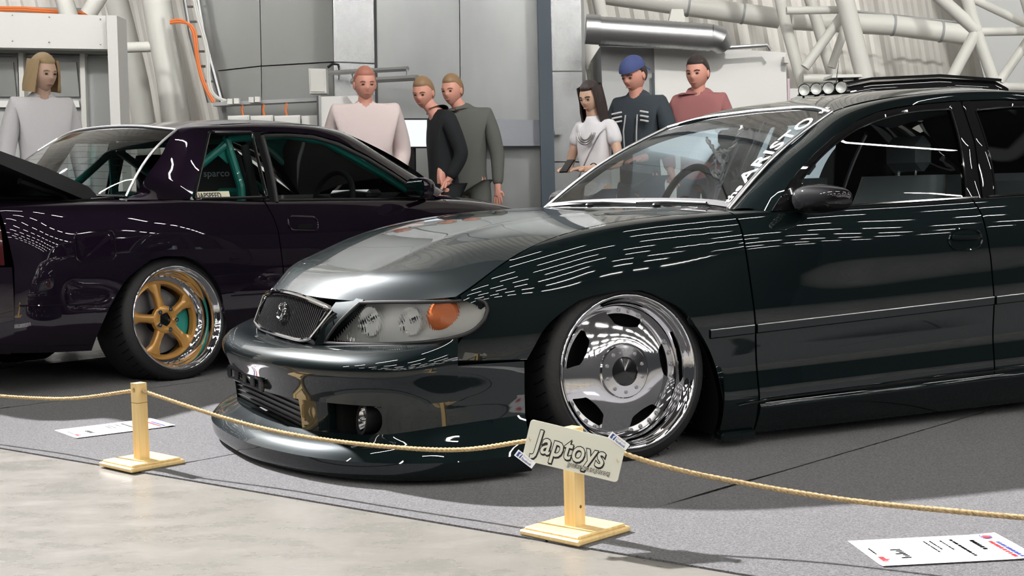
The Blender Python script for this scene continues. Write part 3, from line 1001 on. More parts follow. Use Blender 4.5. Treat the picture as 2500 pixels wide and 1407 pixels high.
# ---- fender
f_bot = multi(([sv(-.585, .3655), sv(-.48, .3645), sv(-.365, .3625)], 14, False), (arch_uv, 60, True), ([sv(.349, .05), sv(.487, .05)], 8, False))
xs_top = multi(([(-.572,), (-.36,)], 14, False), ([(-.36,), (.36,)], 60, False), ([(.36,), (.462,)], 8, False))[:, 0]
f_top = np.stack([xs_top, vg(xs_top)], 1)
f_top[-8:, 0] = np.linspace(f_top[-8, 0], .436, 8)
s34 = np.linspace(0, 1, 34)[:, None, None]
fuv = f_bot[None] * (1 - s34) + f_top[None] * s34
for j in range(34):      # front edge wraps round the tip of the head lamp
    zj = SIDE.ev(fuv[j, 0, 0], fuv[j, 0, 1])[2]
    k = np.interp(zj, [.366, .42, .455, .485, .51, .535, .556, .60], [-.585, -.582, -.555, -.512, -.500, -.520, -.560, -.572]) - fuv[j, 0, 0]
    fuv[j, :16, 0] += k * np.linspace(1, 0, 16)
FP = SIDE.ev(fuv[..., 0], fuv[..., 1])
# keep the rear edge on the door gap
zg = np.array([.05, .16, .271, .466, .633, .75, .812])
xg = np.array([.490, .490, .488, .478, .461, .447, .434])
for j in range(FP.shape[0]):
    k = np.interp(FP[j, -1, 2], zg, xg) - G - FP[j, -1, 0]
    FP[j, -8:, 0] += np.linspace(0, k, 8)
for o in both('fender', FP, PG, AR, flange=.018):
    pass

# rolled arch lip and dark liner
for sd in (-1, 1):
    P = SIDE.ev([p[0] for p in resample(arch_uv, 40, True)], [p[1] for p in resample(arch_uv, 40, True)])
    a = P.copy(); a[:, 1] -= .002
    b = P.copy(); b[:, 1] -= .03
    c = P.copy(); c[:, 1] -= .34
    mb = MB()
    grid_add(mb, np.stack([b, c]), sd, (0, 0, .25))
    mb.f = [f[::-1] for f in mb.f]
    mb.build('wheel_liner', 'dark_void', AR)

# ---- doors, rear quarter (door gaps lean, lines follow the photo)
zr = np.array([.16, .418, .584, .75, .826])
xr = np.array([1.532, 1.536, 1.526, 1.497, 1.459])


def gap_uv(zs, xs, n=16, top=7.0):
    out = []
    for z in np.linspace(.163, .80, n):
        out.append(sv(float(np.interp(z, zs, xs)), float(z)))
    u, v = out[-1]
    out.append((float(np.interp(.81, zs, xs)), top))
    return np.array(out)


def side_panel(name, ga, gb, off_a, off_b, nu=44, v_bot=1.05):
    """panel between two gap curves (rows of uv), spanning upwards"""
    A_, B_ = resample(ga, 26), resample(gb, 26)
    A_[:, 0] += off_a
    B_[:, 0] -= off_b
    s = np.linspace(0, 1, nu)[None, :, None]
    uv = A_[:, None] * (1 - s) + B_[:, None] * s
    return SIDE.ev(uv[..., 0], uv[..., 1])


gapA, gapB = gap_uv(zg, xg), gap_uv(zr, xr)
gapC = gap_uv(np.array([.16, .45, .55, .70, .826]), np.array([2.28, 2.30, 2.34, 2.46, 2.50]))
front_doors = both('front_door', side_panel('d', gapA, gapB, G, G), PG, AR, flange=.018)
rear_doors = both('rear_door', side_panel('d', gapB, gapC, G, G), PG, AR, flange=.018)

# side skirt under the doors, its crease standing out
sk_u = np.linspace(.49, 2.36, 60)
SK = SIDE.ev(*np.meshgrid(sk_u, np.linspace(0, 1.02, 9)))
SK[:, :, 1] += .012 * np.linspace(.2, 1, 9)[:, None]
SK[-1, :, 1] -= .012
both('side_skirt', SK, PG, AR, flange=.02)
for sd in (-1, 1):   # front end of the skirt behind the wheel
    mb = MB()
    P = SIDE.ev(np.linspace(.352, .49, 10), .02)
    mb.box((.42, sd * .85, .045), (.14, .06, .03), bev=.008)
    mb.build('skirt_end', PG, AR)
    mb = MB()   # raised blade line low on the door
    L = SIDE.ev(np.linspace(.40, 2.3, 40), np.interp(np.linspace(.40, 2.3, 40), [.4, .55, 2.3], [1.02, 1.10, 1.12]))
    L[:, 1] = sd * (L[:, 1] + .010)
    mb.tube(L, [0.001] + [.0035] * 39, n=6)
    mb.build('skirt_blade', 'black_gloss', AR)

rear_arch = [(2.40, .05), (2.42, .2), (2.47, .36), (2.57, .50), (2.68, .565), (2.78, .585), (2.90, .565), (3.02, .49), (3.11, .36), (3.15, .2)]
rb = multi(([sv(2.37, .05), sv(2.40, .05)], 4, False), ([sv(*p) for p in rear_arch], 50, True), ([sv(3.15, .2), sv(3.60, .2)], 14, False))
rt = multi(([(2.51, 7), (2.53, 7)], 4, False), ([(2.53, 7), (3.2, 7)], 50, False), ([(3.2, 7), (3.61, 7)], 14, False))
RQ = ruled_pts(SIDE, rb, rt, 26)
for j in range(RQ.shape[0]):      # front edge on the door gap
    k = np.interp(RQ[j, 0, 2], [.05, .45, .55, .70, .826], [2.285, 2.305, 2.345, 2.465, 2.505]) + G - RQ[j, 0, 0]
    RQ[j, :14, 0] += np.linspace(k, 0, 14) if RQ[j, 0, 2] > .0 else 0
both('rear_quarter', RQ, PG, AR, flange=.015)

# slim bright-edged mouldings, one per panel
for sd in (-1, 1):
    for (a, b) in ((.30, .474), (.486, 1.530), (1.542, 2.29)):
        us = np.linspace(a, b, 30)
        L = SIDE.ev(us, np.full(30, 3.0))
        nrow = []
        for dz, dw in ((-.016, .0005), (-.012, .006), (.012, .007), (.016, .0005)):
            R_ = L.copy(); R_[:, 2] += dz; R_[:, 1] += dw
            nrow.append(R_)
        mb = MB(); grid_add(mb, np.stack(nrow), sd)
        mo = mb.build('side_moulding', PG, AR)
        R_ = L.copy(); R_[:, 2] += .014; R_[:, 1] = sd * (R_[:, 1] + .006)
        mb = MB(); mb.tube(R_, .0022, n=6)
        mb.build('bright_strip', 'satin_alloy', mo)

# ---- bonnet
zc_k = [-.875, -.83, -.78, -.70, -.5, -.25, 0, .25, .56]
zc_v = [.560, .596, .626, .664, .737, .789, .812, .819, .820]
qs = [0, .3, .55, .78, 1.0]
ts = [0, .06, .16, .32, .55, .78, 1.0]
xo = np.array([-.575, -.53, -.46, -.32, -.06, .22, .500])
HG = np.zeros((len(qs), len(ts), 3))
xf = [-.878, -.862, -.800, -.700, -.575]
zf = [.556, .553, .548, .551, None]
xrr = [.56, .555, .545, .525, .500]
for a, q in enumerate(qs):
    for b, t in enumerate(ts):
        O_ = SIDE.ev(xo[b], vg(xo[b]))
        if a == len(qs) - 1:
            HG[a, b] = O_ - np.array([0, .006, -.001])
            continue
        tt = (xo[b] - xo[0]) / (xo[-1] - xo[0])
        x = xf[a] + (xrr[a] - xf[a]) * tt
        wv_ = q * O_[1]
        if b == 0:
            HG[a, b] = (x, q * .815, zf[a]); continue
        zc = float(spl(zc_k, zc_v, x)[0])
        zcO = float(spl(zc_k, zc_v, O_[0])[0])
        z = zc - (zcO - O_[2]) * q ** 2.3
        if b == 1: wv_ = q * (.6 * .815 + .4 * O_[1])
        HG[a, b] = (x, wv_, z)
HOOD = Net(ts, qs, HG)
hu, hv = np.meshgrid(np.linspace(0, 1, 60), np.linspace(0, 1, 40))
HP = HOOD.ev(hu, hv)
# pressed crease from the grille corner to the screen
cre = np.exp(-((hv - (.50 + .14 * hu)) / .035) ** 2) * .004 * np.clip(hu * 6, 0, 1)
HP[:, :, 2] += cre
full = np.concatenate([HP[::-1] * np.array([1, 1, 1]), (HP * np.array([1, -1, 1]))[1:]], 0)
sheet('bonnet', full, PG, AR, ctr=(0, 0, .3), flange=.015)

# ---- front bumper
bu = [0, 1, 2, 3, 4, 5, 6, 7]
belt = [(-1.062, 0), (-1.048, .25), (-1.008, .45), (-.94, .63), (-.855, .775), (-.745, .858), (-.60, .878), (-.383, .888)]
top_ = [(-.905, 0, .392), (-.902, .25, .394), (-.880, .42, .404), (-.80, .58, .415), (-.722, .715, .424), (-.655, .795, .432), (-.585, .85, .444), (-.383, .882, .45)]
nrm = []
for i in range(8):
    a, b = belt[max(i - 1, 0)], belt[min(i + 1, 7)]
    t = np.array([b[0] - a[0], b[1] - a[1]]); t /= np.linalg.norm(t)
    nrm.append(np.array([-t[1], t[0]]) if i else np.array([-1., 0]))


def brow(ins, zs):
    return [(belt[i][0] - nrm[i][0] * ins[i], belt[i][1] - nrm[i][1] * ins[i], zs[i]) for i in range(8)]


b0 = brow([.045, .045, .045, .045, .045, .035, .02, .004], [.135, .135, .137, .142, .150, .165, .178, .192])
b1 = brow([.034, .034, .034, .036, .040, .034, .02, .004], [.235, .235, .236, .238, .240, .245, .25, .255])
b2 = brow([.010, .010, .010, .014, .020, .018, .010, .002], [.306, .306, .306, .306, .306, .306, .306, .306])
b3 = brow([0] * 8, [.358] * 6 + [.362, .360])
b4 = [tuple(np.array((belt[i][0], belt[i][1], .385)) * .62 + np.array(top_[i]) * .38 + np.array((0, 0, .006))) for i in range(8)]
BUMP = Net(bu, range(6), [b0, b1, b2, b3, b4, top_])
uA = 5.98
mb = MB()


def bgrid(u0, u1, v0, v1, nu, nv, lv=None):
    U_, V_ = np.meshgrid(np.linspace(u0, u1, nu), np.linspace(v0, v1, nv))
    P = BUMP.ev(U_, V_)
    for sd in (-1, 1):
        grid_add(mb, P, sd, (0, 0, .25))


bgrid(0, uA, 1, 5, 60, 26)
bgrid(uA, 7, 1, 3, 12, 14)
bgrid(4.12, 7, 0, 1, 36, 8)
mb2 = None
# strut between the mouths and rounded far corner of the brake-duct mouth
bgrid(1.93, 2.42, 0, 1, 6, 8)
for vc, v0_, sg_ in ((.55, 1.0, 1), (.45, 0.0, -1)):
    th = np.linspace(0, math.pi / 2, 8)
    uu, vv = 3.80 + .32 * np.sin(th), vc + sg_ * .45 * np.cos(th)
    A_ = BUMP.ev(uu, vv); C_ = BUMP.ev(4.12, v0_)
    for sd in (-1, 1):
        k0 = [tuple(np.array(p) * (1, sd, 1)) for p in np.vstack([C_[None], A_])]
        mb.add(k0, [((0, i, i + 1) if sg_ * sd > 0 else (0, i + 1, i)) for i in range(1, 8)])
# inner return of the mouth edges, giving the skin depth
for (u0, u1) in ((0, 1.93), (2.42, 4.12)):
    us = np.linspace(u0, u1, 30)
    for vv in (1.0, 0.0):
        P0 = BUMP.ev(us, np.full(30, vv))
        P1 = P0.copy(); P1[:, 0] += .05; P1[:, 1] -= .008
        for sd in (-1, 1):
            grid_add(mb, np.stack([P0, P1]), sd, (-.9, 0, .19 if vv else .10))
            if vv: mb.f[-29:] = [f[::-1] for f in mb.f[-29:]]
for uu, sgn in ((1.93, -1), (2.42, 1), (4.12, -1)):
    P0 = BUMP.ev(np.full(8, uu), np.linspace(0, 1, 8))
    P1 = P0.copy(); P1[:, 0] += .06
    for sd in (-1, 1):
        grid_add(mb, np.stack([P0, P1]), sd, (-.9, 0, .19))
bumper = mb.build('front_bumper', PG, AR, sharp=60)
# splitter lip, flaring out over the carpet
l_tip = [(-1.112, 0), (-1.100, .25), (-1.045, .487), (-.965, .675), (-.842, .83), (-.69, .925), (-.55, .948), (-.392, .942)]
lr0 = [(x * .99, w_ * .99, .022) for x, w_ in l_tip]
lr1 = [(x, w_, .040) for x, w_ in l_tip]
lr2 = [(x * 1.004, w_ * 1.004, .078) for x, w_ in l_tip]
lr3 = [(.72 * np.array((*l_tip[i], .100)) + .28 * np.array(b0[i]) + np.array((0, 0, -.004))) for i in range(8)]
lr4 = [(.33 * np.array((*l_tip[i], .112)) + .67 * np.array(b0[i]) + np.array((0, 0, -.006))) for i in range(8)]
LIPa, LIPb = Net(bu, range(3), [lr0, lr1, lr2]), Net(bu, range(4), [lr2, lr3, lr4, b0])
mb = MB()
for N_, vmax in ((LIPa, 2), (LIPb, 3)):
    U_, V_ = np.meshgrid(np.linspace(0, 7, 90), np.linspace(0, vmax, 12))
    for sd in (-1, 1):
        grid_add(mb, N_.ev(U_, V_), sd, (0, 0, -.3))
for sd in (-1, 1):
    E0 = LIPa.ev(np.full(6, 7.0), np.linspace(0, 2, 6)); E1 = LIPb.ev(np.full(8, 7.0), np.linspace(0, 3, 8))
    E = np.vstack([E0, E1[1:]]); E2 = E.copy(); E2[:, 1] = .80
    grid_add(mb, np.stack([E, E2]), sd, (-1, 0, .1))
mb.build('splitter_lip', PG, AR, sharp=55)
# dark duct behind the mouths
mb = MB()
mb.box((-.80, 0, .19), (.16, 1.16, .13))
mb.box((-.66, 0, .26), (.20, 1.20, .24))
mb.build('duct_shroud', 'dark_void', AR)
mb = MB()   # mesh core inside the centre mouth
mb.box((-.948, 0, .185), (.02, .9, .10), bev=.004)
core = mb.build('intercooler_core', 'black_plastic', AR)
for k in range(5):
    mb = MB(); mb.box((-.962, 0, .15 + .018 * k), (.008, .9, .003)); mb.build('cooling_fin', 'black_plastic', core)
for sd in (-1, 1):   # brake duct hose with bright inner bell
    mb = MB()
    M = frame_M((-.845, sd * .66, .19), (0, 1, 0), (.15, 0, .99), (-.94, -sd * -.34, .0))
    mb.lathe([(.040, .0), (.052, .0), (.052, -.06), (.046, -.064), (.040, -.02), (.040, 0)], 28, M)
    hs = mb.build('brake_duct', 'black_plastic', AR)
    mb = MB(); mb.lathe([(.038, -.004), (.03, -.03), (.0, -.04)], 28, M); mb.build('duct_bell', 'chrome', hs)
# plate holder with four slots, on the centre mouth's upper edge
mb = MB()
mb.box((-1.035, .03, .276), (.012, .46, .012), bev=.004)
mb.box((-1.035, .03, .240), (.012, .46, .010), bev=.003)
for k in range(5):
    mb.box((-1.036, .03 - .22 + .11 * k, .258), (.010, .045, .036), bev=.004)
mb.build('plate_holder', 'black_gloss', AR)

# ---- grille
gr_top = lambda w_: (-.872 + .16 * w_ ** 2, .549 - .03 * (w_ / .4) ** 2)
gr_bot = lambda w_: (-.912 + .10 * w_ ** 2, .406 + .030 * max(0, (w_ - .2) / .2) ** 2)
gw_t, gw_b = .405, .385
outl = []
for y in np.linspace(-gw_t, gw_t, 21):
    x, z = gr_top(abs(y)); outl.append((x, y, z))
for y in np.linspace(gw_b - .03, -gw_b + .03, 21):
    x, z = gr_bot(abs(y)); outl.append((x, y, z))
mb = MB()
mb.tube([(p[0] - .006, p[1], p[2]) for p in outl], .0075, n=8, closed=True)
grille = mb.build('grille', 'chrome', AR)
mb = MB()
tp = [(gr_top(abs(y))[0] - .004, y, gr_top(abs(y))[1] + .012) for y in np.linspace(-gw_t, gw_t, 25)]
t2 = [(p[0] - .004, p[1], p[2] - .018) for p in tp]
grid_add(mb, np.stack([np.array(tp), np.array(t2)]), 1, (0, 0, .4))
mb.build('top_bar', 'chrome', grille)
slat_me = None
for k in range(47):
    y = -.39 + .78 * k / 46
    xt, zt = gr_top(abs(y)); xb, zb = gr_bot(min(abs(y), .36))
    if abs(y) > gw_b - .035: zb += (abs(y) - gw_b + .035) * 2.2; xb += .02
    mb = MB()
    a, b = Vector((xt - .002, y, zt - .004)), Vector((xb - .002, y, zb + .004))
    mb.add([a + Vector((0, -.0035, 0)), a + Vector((0, .0035, 0)), a + Vector((.02, 0, 0)), b + Vector((0, -.0035, 0)), b + Vector((0, .0035, 0)), b + Vector((.02, 0, 0))],
           [(0, 1, 4, 3), (1, 2, 5, 4), (2, 0, 3, 5), (0, 2, 1), (3, 4, 5)])
    mb.build('slat', 'slat_grey', grille, smooth=False)
    mb = MB()
mb = MB()
bk = [[(gr_top(abs(y))[0] + .012, y, gr_top(abs(y))[1]) for y in np.linspace(-.40, .40, 15)], [(gr_bot(abs(y))[0] + .012, y, gr_bot(abs(y))[1]) for y in np.linspace(-.37, .37, 15)]]
grid_add(mb, np.array(bk), 1, (0, 0, .45))
mb.build('backing', 'dark_void', grille)
mb = MB()   # badge: three interlaced ellipses
ce = Vector((-.903, 0, .490))
ez = Vector((-.95, 0, .31)).normalized(); ey = Vector((0, 1, 0)); eu = ez.cross(ey) * -1
for rx, rz, oz in ((.046, .031, 0), (.013, .029, 0), (.032, .012, .012)):
    mb.tube([ce + ey * (rx * math.cos(a)) + Vector((.29, 0, .95)) * (rz * math.sin(a) + oz) for a in np.linspace(0, 2 * math.pi, 33)[:-1]], .0034, n=7, closed=True)
mb.build('emblem', 'chrome', grille)

# ---- head lamps
hb = [(-.898, .36, .408), (-.845, .50, .414), (-.765, .65, .423), (-.69, .765, .430), (-.612, .835, .441), (-.50, .876, .455)]
ht = [(-.826, .36, .545), (-.782, .50, .545), (-.705, .65, .549), (-.632, .752, .552), (-.555, .812, .555), (-.44, .848, .565)]
hm = []
for i in range(6):
    a = .5 * (np.array(hb[i]) + np.array(ht[i]))
    nn = nrm[min(i + 2, 6)]
    hm.append((a[0] + nn[0] * .016, a[1] + nn[1] * .016, a[2]))
HL = Net(range(6), [0, .5, 1], [hb, hm, ht])
lamp_b = [(.42, .02), (1.2, -.02), (2.4, -.02), (3.4, .0), (4.2, .04), (4.6, .18), (4.74, .42)]
lamp_t = [(1.02, .98), (1.6, 1.0), (2.4, 1.0), (3.4, 1.0), (4.25, 1.0), (4.62, .90), (4.74, .68)]
LP_ = ruled_pts(HL, resample(lamp_b, 46, True), resample(lamp_t, 46, True), 18)
fil = ruled_pts(HL, resample([(.02, -.06), (.46, -.02)], 8), resample([(.16, 1.13), (1.06, 1.06)], 8), 10)
both('nose_panel', fil, PG, AR, ctr=(-.2, 0, .5), flange=.03)
for sd in (-1, 1):
    lens = sheet('headlight', LP_, 'fluted_lens', AR, ctr=(-.2, 0, .5), flange=0, side=sd)
    s_ = np.linspace(0, 1, 46)[None, :]
    inner = LP_.copy(); inner[:, :, 0] += .055 * (1 - s_ ** 2.2); inner[:, :, 1] -= .035 * (1 - s_ ** 2.2) + .004
    r_ = np.linspace(0, 1, 18)[:, None]
    bowl = .022 * (np.cos(s_ * 2 * math.pi * 2.0) * .5 + .5) * np.sin(r_ * math.pi) * (1 - s_ ** 2)
    inner[:, :, 0] += bowl
    mb = MB(); grid_add(mb, inner, sd, (-.2, 0, .5)); mb.build('reflector', 'lamp_inner', lens)
    mb = MB()
    rim = np.concatenate([LP_[0], LP_[:, -1][1:], LP_[-1][::-1][1:], LP_[:, 0][::-1][1:-1]])
    rim[:, 1] *= sd
    mb.tube([Vector(p) for p in rim], .006, n=8, closed=True); mb.build('lamp_seal', 'black_plastic', lens)
    for (uu, vv, rr, nm) in ((1.35, .5, .047, 'low_beam'), (2.35, .5, .045, 'high_beam')):
        p = HL.ev(uu, vv); nn = nrm[3]
        M = frame_M((p[0] + .06, sd * (p[1] - .03), p[2]), (nn[1], -sd * nn[0], 0), (0, 0, 1), (nn[0], sd * nn[1], 0))
        mb = MB(); mb.lathe([(rr, .02), (rr * .85, -.004), (rr * .55, -.022), (.012, -.03), (.012, .0), (.008, .012), (0, .014)], 28, M)
        mb.build(nm, 'chrome', lens)
    mb = MB()   # amber indicator bowl
    p = HL.ev(3.35, .60); nn = nrm[4]
    M = frame_M((p[0] + .022, sd * (p[1] - .022), p[2]), (nn[1], -sd * nn[0], 0), (0, 0, 1), (nn[0], sd * nn[1], 0))
    mb.lathe([(.056, -.03), (.052, -.008), (.035, .006), (0, .012)], 24, M); mb.build('indicator', 'amber_lens', lens)

# ---- screen, roof, pillars
WSg = []
for x0, z0, x1, z1, w0, w1 in ((.560, .822, 1.118, 1.188, 0, 0), (.555, .821, 1.112, 1.185, .25, .20), (.535, .816, 1.095, 1.176, .50, .40), (.497, .806, 1.050, 1.149, .715, .578)):
    row = []
    for t in (0, .33, .67, 1):
        row.append((x0 + (x1 - x0) * t - .020 * math.sin(math.pi * t), w0 + (w1 - w0) * t + .006 * math.sin(math.pi * t), z0 + (z1 - z0) * t + .020 * math.sin(math.pi * t)))
    WSg.append(row)
WS = Net([0, .33, .67, 1], [0, .35, .7, 1], WSg)      # u up the screen, v outwards
U_, V_ = np.meshgrid(np.linspace(0, 1, 24), np.linspace(0, 1, 20))
WP = WS.ev(U_, V_)
wfull = np.concatenate([WP[::-1], (WP * np.array([1, -1, 1]))[1:]], 0)
screen = sheet('windscreen', wfull, 'car_glass', AR, ctr=(1.5, 0, .5), flange=0)
for sd in (-1, 1):   # black sealing strip round the glass
    mb = MB()
    e = WS.ev(np.linspace(0, 1, 24), np.full(24, 1.0)); e[:, 1] *= sd; e[:, 2] += .003
    mb.tube([Vector(p) for p in e], .007, n=8); mb.build('screen_trim', 'satin_alloy', screen)
mb = MB()
e = WS.ev(np.full(20, .015), np.linspace(0, 1, 20)); e2 = WS.ev(np.full(20, .055), np.linspace(0, 1, 20))
for sd in (-1, 1):
    grid_add(mb, np.stack([e, e2]) + np.array([-.002, 0, .003]), sd, (1.5, 0, .5))
mb.build('cowl_band', 'black_plastic', screen)
mb = MB()
tops = WS.ev(np.full(20, 1.0), np.linspace(0, 1, 20))
path = [Vector((p[0], -p[1], p[2] + .002)) for p in tops[::-1]] + [Vector((p[0], p[1], p[2] + .002)) for p in tops[1:]]
mb.tube(path, .008, n=8); mb.build('screen_trim', 'satin_alloy', screen)
mb = MB()
for y0 in (-.28, .25):   # washer jets on the bonnet's rear edge
    mb = MB(); mb.sphere((.47, y0, .824), (.018, .014, .010), 10, 6); mb.build('washer_jet', 'black_plastic', AR)
for y0, y1 in ((.10, -.52), (.58, -.02)):   # wipers laid along the cowl
    mb = MB(); mb.tube([(.545, y0, .832), (.555, (y0 + y1) / 2, .836), (.535, y1, .830)], [.007, .006, .004], n=6)
    mb.build('wiper', 'black_plastic', AR)


def gsw(z):
    d = z - .81
    return .838 - .254 * d - .683 * d * d


def GS(x, z, off=0.0):
    return np.array([x, gsw(z) + off, z])


seam = [(.575, .790), (.60, .808), (.625, .834), (.727, .927), (.83, .995), (.929, 1.050), (1.057, 1.108), (1.18, 1.146), (1.369, 1.174), (1.558, 1.189), (1.8, 1.196), (2.05, 1.193), (2.25, 1.170), (2.42, 1.10), (2.52, .98), (2.56, .86)]
rail_in = [(.500, .712, .806), (.517, .708, .818), (.54, .700, .836), (.66, .668, .925), (.77, .645, .998), (.88, .620, 1.060), (1.045, .580, 1.147), (1.17, .575, 1.180), (1.36, .585, 1.208), (1.56, .590, 1.224), (1.8, .590, 1.232), (2.05, .580, 1.225), (2.27, .56, 1.192), (2.48, .55, 1.10), (2.66, .56, .97), (2.74, .57, .88)]
so = np.array([GS(*p) for p in seam])
ri = np.array(rail_in)
so_r, ri_r = resample(so, 70, True), resample(ri, 70, True)
s = np.linspace(0, 1, 9)[:, None, None]
RP = so_r[None] * (1 - s) + ri_r[None] * s
bul = np.sin(s[:, :, 0] * math.pi) * .012
RP[:, :, 1] += bul; RP[:, :, 2] += bul
both('roof_rail', RP, PG, AR, ctr=(1.5, 0, .7), flange=.01)
# roof skin
rx = [1.118, 1.25, 1.5, 1.8, 2.05, 2.28]
rz = [1.190, 1.226, 1.256, 1.268, 1.260, 1.222]
re = [(1.046, .578, 1.150), (1.17, .573, 1.184), (1.36, .583, 1.211), (1.60, .588, 1.228), (1.9, .585, 1.232), (2.27, .558, 1.194)]
RG = []
for i in range(6):
    RG.append([(rx[i], 0, rz[i]), (rx[i] + (re[i][0] - rx[i]) * .2, .25, rz[i] - .006), (rx[i] + (re[i][0] - rx[i]) * .62, .45, rz[i] + (re[i][2] - rz[i]) * .42), re[i]])
RN = Net([0, .25, .45, .58], range(6), RG)
U_, V_ = np.meshgrid(np.linspace(0, .58, 24), np.linspace(0, 5, 40))
rp = RN.ev(U_, V_)
rp = np.concatenate([rp[:, ::-1], (rp * np.array([1, -1, 1]))[:, 1:]], 1)
sheet('roof', rp, PG, AR, ctr=(1.6, 0, .6), flange=.01)
# rear screen and boot, out of the frame but there
rs = np.array([[(2.29, w_ * .555, 1.218 - .03 * w_ ** 2) for w_ in np.linspace(0, 1, 10)], [(2.52, w_ * .57, 1.08) for w_ in np.linspace(0, 1, 10)], [(2.76, w_ * .585, .90 - .01 * w_) for w_ in np.linspace(0, 1, 10)]])
rs = np.concatenate([rs[:, ::-1], (rs * np.array([1, -1, 1]))[:, 1:]], 1)
sheet('rear_screen', rs, 'car_glass_dark', AR, ctr=(1.6, 0, .6), flange=0)
bt = np.array([[(2.77, w_ * .60, .895 - .01 * w_), (3.0, w_ * .745, .905 - .04 * w_ ** 2), (3.3, w_ * .72, .905 - .045 * w_ ** 2), (3.60, w_ * .60, .895 - .06 * w_ ** 2), (3.68, w_ * .62, .80), (3.70, w_ * .66, .50), (3.68, w_ * .66, .20)] for w_ in np.linspace(0, 1, 12)])
bt = np.concatenate([bt[::-1], (bt * np.array([1, -1, 1]))[1:]], 0)
sheet('boot_lid', bt, PG, AR, ctr=(2.5, 0, .4), flange=.01)
for sd in (-1, 1):   # rear corner closing the bumper
    mb = MB()
    q = SIDE.ev(np.linspace(3.60, 3.62, 2)[None] + np.zeros((12, 1)), np.linspace(1.3, 7, 12)[:, None] + np.zeros((1, 2)))
    e = q[:, 1]; e2 = np.stack([e[:, 0] * 0 + 3.685, e[:, 1] * 0 + .64, e[:, 2]], 1)
    grid_add(mb, np.stack([q[:, 0], e, .5 * (e + e2) + np.array([.02, .01, 0]), e2]), sd, (2.5, 0, .4))
    mb.build('rear_bumper', PG, AR)

# ---- side glass and frames
gl_f = [(.735, .806), (.738, .902), (.816, .960), (.933, 1.028), (1.048, 1.079), (1.18, 1.117), (1.351, 1.146), (1.535, 1.156)]
fr_b, fr_t = multi(([(.74, .80), (1.455, .815)], 40, False)), multi((gl_f[1:], 40, True))
gp = np.array([[GS(*(fr_b[i] * (1 - k) + fr_t[i] * k), -.006) for i in range(40)] for k in np.linspace(0, 1, 12)])
rg_b = multi(([(1.600, .815), (2.20, .835)], 30, False)); rg_t = multi(([(1.655, 1.152), (1.85, 1.165), (2.05, 1.160), (2.24, 1.12)], 30, True))
gr_ = np.array([[GS(*(rg_b[i] * (1 - k) + rg_t[i] * k), -.006) for i in range(30)] for k in np.linspace(0, 1, 12)])
for doors, g_, outer in ((front_doors, gp, [(.590, .800), (.625, .836), (.727, .928), (.83, .996), (.929, 1.051), (1.057, 1.108), (1.18, 1.145), (1.369, 1.171), (1.605, 1.187), (1.575, 1.03), (1.530, .82)]),
                         (rear_doors, gr_, [(1.537, .82), (1.582, 1.03), (1.612, 1.187), (1.8, 1.192), (2.05, 1.188), (2.24, 1.16), (2.40, 1.07), (2.49, .95), (2.52, .845)])):
    for dr, sd in zip(doors, (-1, 1)):
        sheet('door_glass', g_, 'car_glass', dr, ctr=(1.5, 0, .9), flange=0, side=sd)
        inn = np.vstack([g_[0, 0:1] * 0 + g_[0, 0], g_[:, 0][1:], g_[-1][1:], g_[:, -1][::-1][1:]])
        inn = resample(inn, 90)
        out_ = resample(np.array([GS(x, z, .002) for x, z in outer]), 90, False)
        inn[:, 1] += .006
        mb = MB()
        mid = .5 * (inn + out_); mid[:, 1] += .006
        inn2 = inn.copy(); inn2[:, 1] -= .02
        out2 = out_.copy(); out2[:, 1] -= .015
        grid_add(mb, np.stack([out2, out_, mid, inn, inn2]), sd, (1.4, 0, .95))
        mb.build('window_frame', 'paint_black', dr)
        e = inn.copy(); e[:, 1] = sd * (e[:, 1] + .002)
        mb = MB(); mb.tube([Vector(p) for p in e], .0035, n=6); mb.build('window_seal', 'black_gloss', dr)
        us = np.linspace(max(.62, outer[0][0] + .02), outer[-1][0] - .02, 30)     # weather strip along the sill
        e = np.array([SIDE.ev(u, 6.92) for u in us]); e[:, 1] = sd * e[:, 1]; e[:, 2] += .004
        mb = MB(); mb.tube([Vector(p) for p in e], .006, n=6); mb.build('sill_strip', 'black_gloss', dr)
